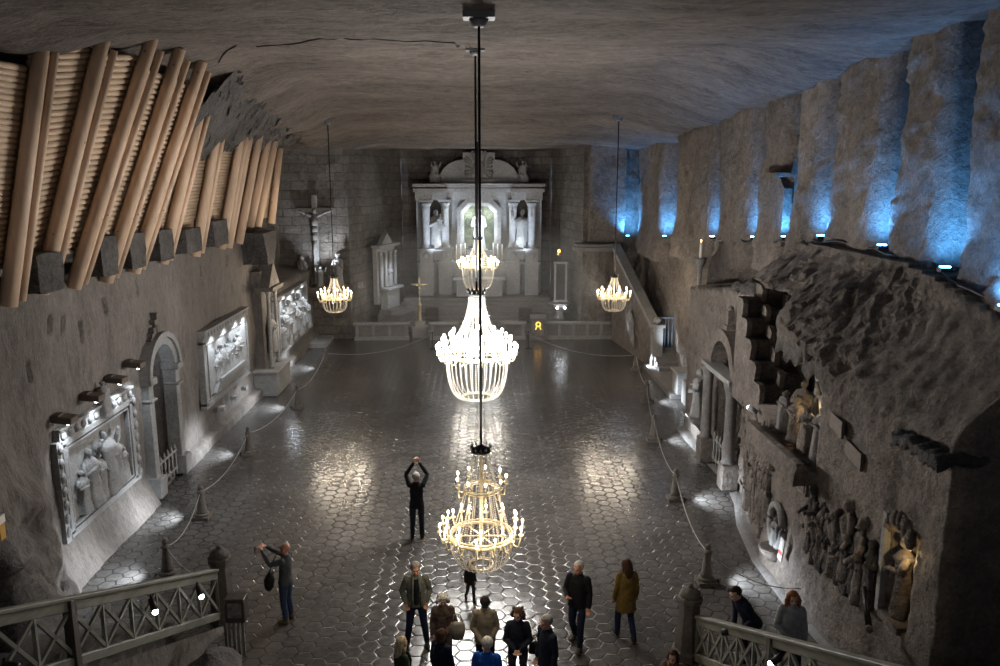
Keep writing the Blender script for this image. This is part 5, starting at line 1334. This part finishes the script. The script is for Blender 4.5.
person('balding grey-haired man in dark jacket facing left, rightmost of the bottom group', (1.15, 12.65, 0), -1.05, 1.78, ('hang', 'hang'), (-.1, .2), .02, 'stand', ('jacket', None), .80, CL('dark_navy_jacket', (.018, .021, .034)), JD, None, 'crop', M_hairs['grey'], M_skin2, 1.06)
person('man with short white hair in black jacket standing apart, one hand at his chest', (1.92, 14.55, 0), -.45, 1.80, ('hang', 'lift'), (-.3, .1), 0, 'step', ('jacket', None), .86, BLK, CL('dark_blue_denim3', (.014, .02, .04)), CL('brown_shoe_leather', (.05, .036, .026)), 'crop', M_hairs['white'], M_skin2, 1.10, False, None)
person('woman in mustard coat with long brown hair seen from behind, right of the group', (2.92, 14.75, 0), PI + .15, 1.74, ('hang', 'hang'), (.2, .1), 0, 'step', ('coat', None), .66, CL('mustard_cloth', (.17, .11, .03)), CL('blue_denim_dark', (.02, .03, .06)), None, 'long', M_hairs['brown'], None, 1.06, True)
person('woman with long blonde hair in a green top, bottom left of the group', (-1.37, 12.3, 0), PI / 2 + .5, 1.62, ('hang', 'hang'), (.2, .1), 0, 'stand', ('coat', None), .80, CL('dark_green_cloth', (.03, .045, .028)), JD, None, 'long', M_hairs['blond'], None, 1.03, True, CL('lime_cloth', (.20, .34, .10)))
person('brown-haired woman in navy top turned away, in front of the elderly woman', (-.70, 12.5, 0), PI / 2 + .9, 1.63, ('hang', 'clasp'), (.3, .1), 0, 'stand', ('jacket', None), .84, NVY, JD, None, 'bob', M_hairs['brown'], None, 1.05, True)
person('small child in dark clothes walking under the nearest chandelier', (-.26, 16.35, 0), .4, .90, ('hang', 'hang'), (0, .1), .05, 'step', ('coat', None), .75, BLK, JD, None, 'short', M_hairs['dark'], None, 1.05, hs=1.35)
person('seated woman with brown hair and brown jacket at the bottom edge by the right newel', (3.32, 12.45, 0), -.3, 1.66, ('lap', 'lap'), (-.2, .1), .12, 'sit', ('jacket', None), .93, CL('brown_cloth', (.16, .10, .065)), JD, None, 'bob', M_hairs['brown'], None, 1.05, True, NVY)
person('dark-haired man in navy jacket bending forward on the right stair', (4.75, 12.75, .66), -1.25, 1.72, ('lap', 'lap'), (0, .1), .55, 'stand', ('jacket', None), .86, NVY, JD, None, 'short', M_hairs['dark'], None, 1.05)
person('woman with long red hair in a pale grey jacket coming down behind the right railing', (4.95, 11.55, 1.155), -.2, 1.66, ('hang', 'clasp'), (0, .15), .04, 'step', ('jacket', None), .84, CL('pale_grey_cloth', (.27, .28, .29)), JD, None, 'very_long', M_hairs['red'], None, 1.06, True)
# ================================================================ HAZE OF THE HALL
m = MB(); m.box((-.1, 39.5, 3.2), (10.4, 19.0, 6.3))
setp(m.build('haze', M_haze), kind='stuff', label='thin pale haze hanging in the hall around the chandeliers', cat='haze')
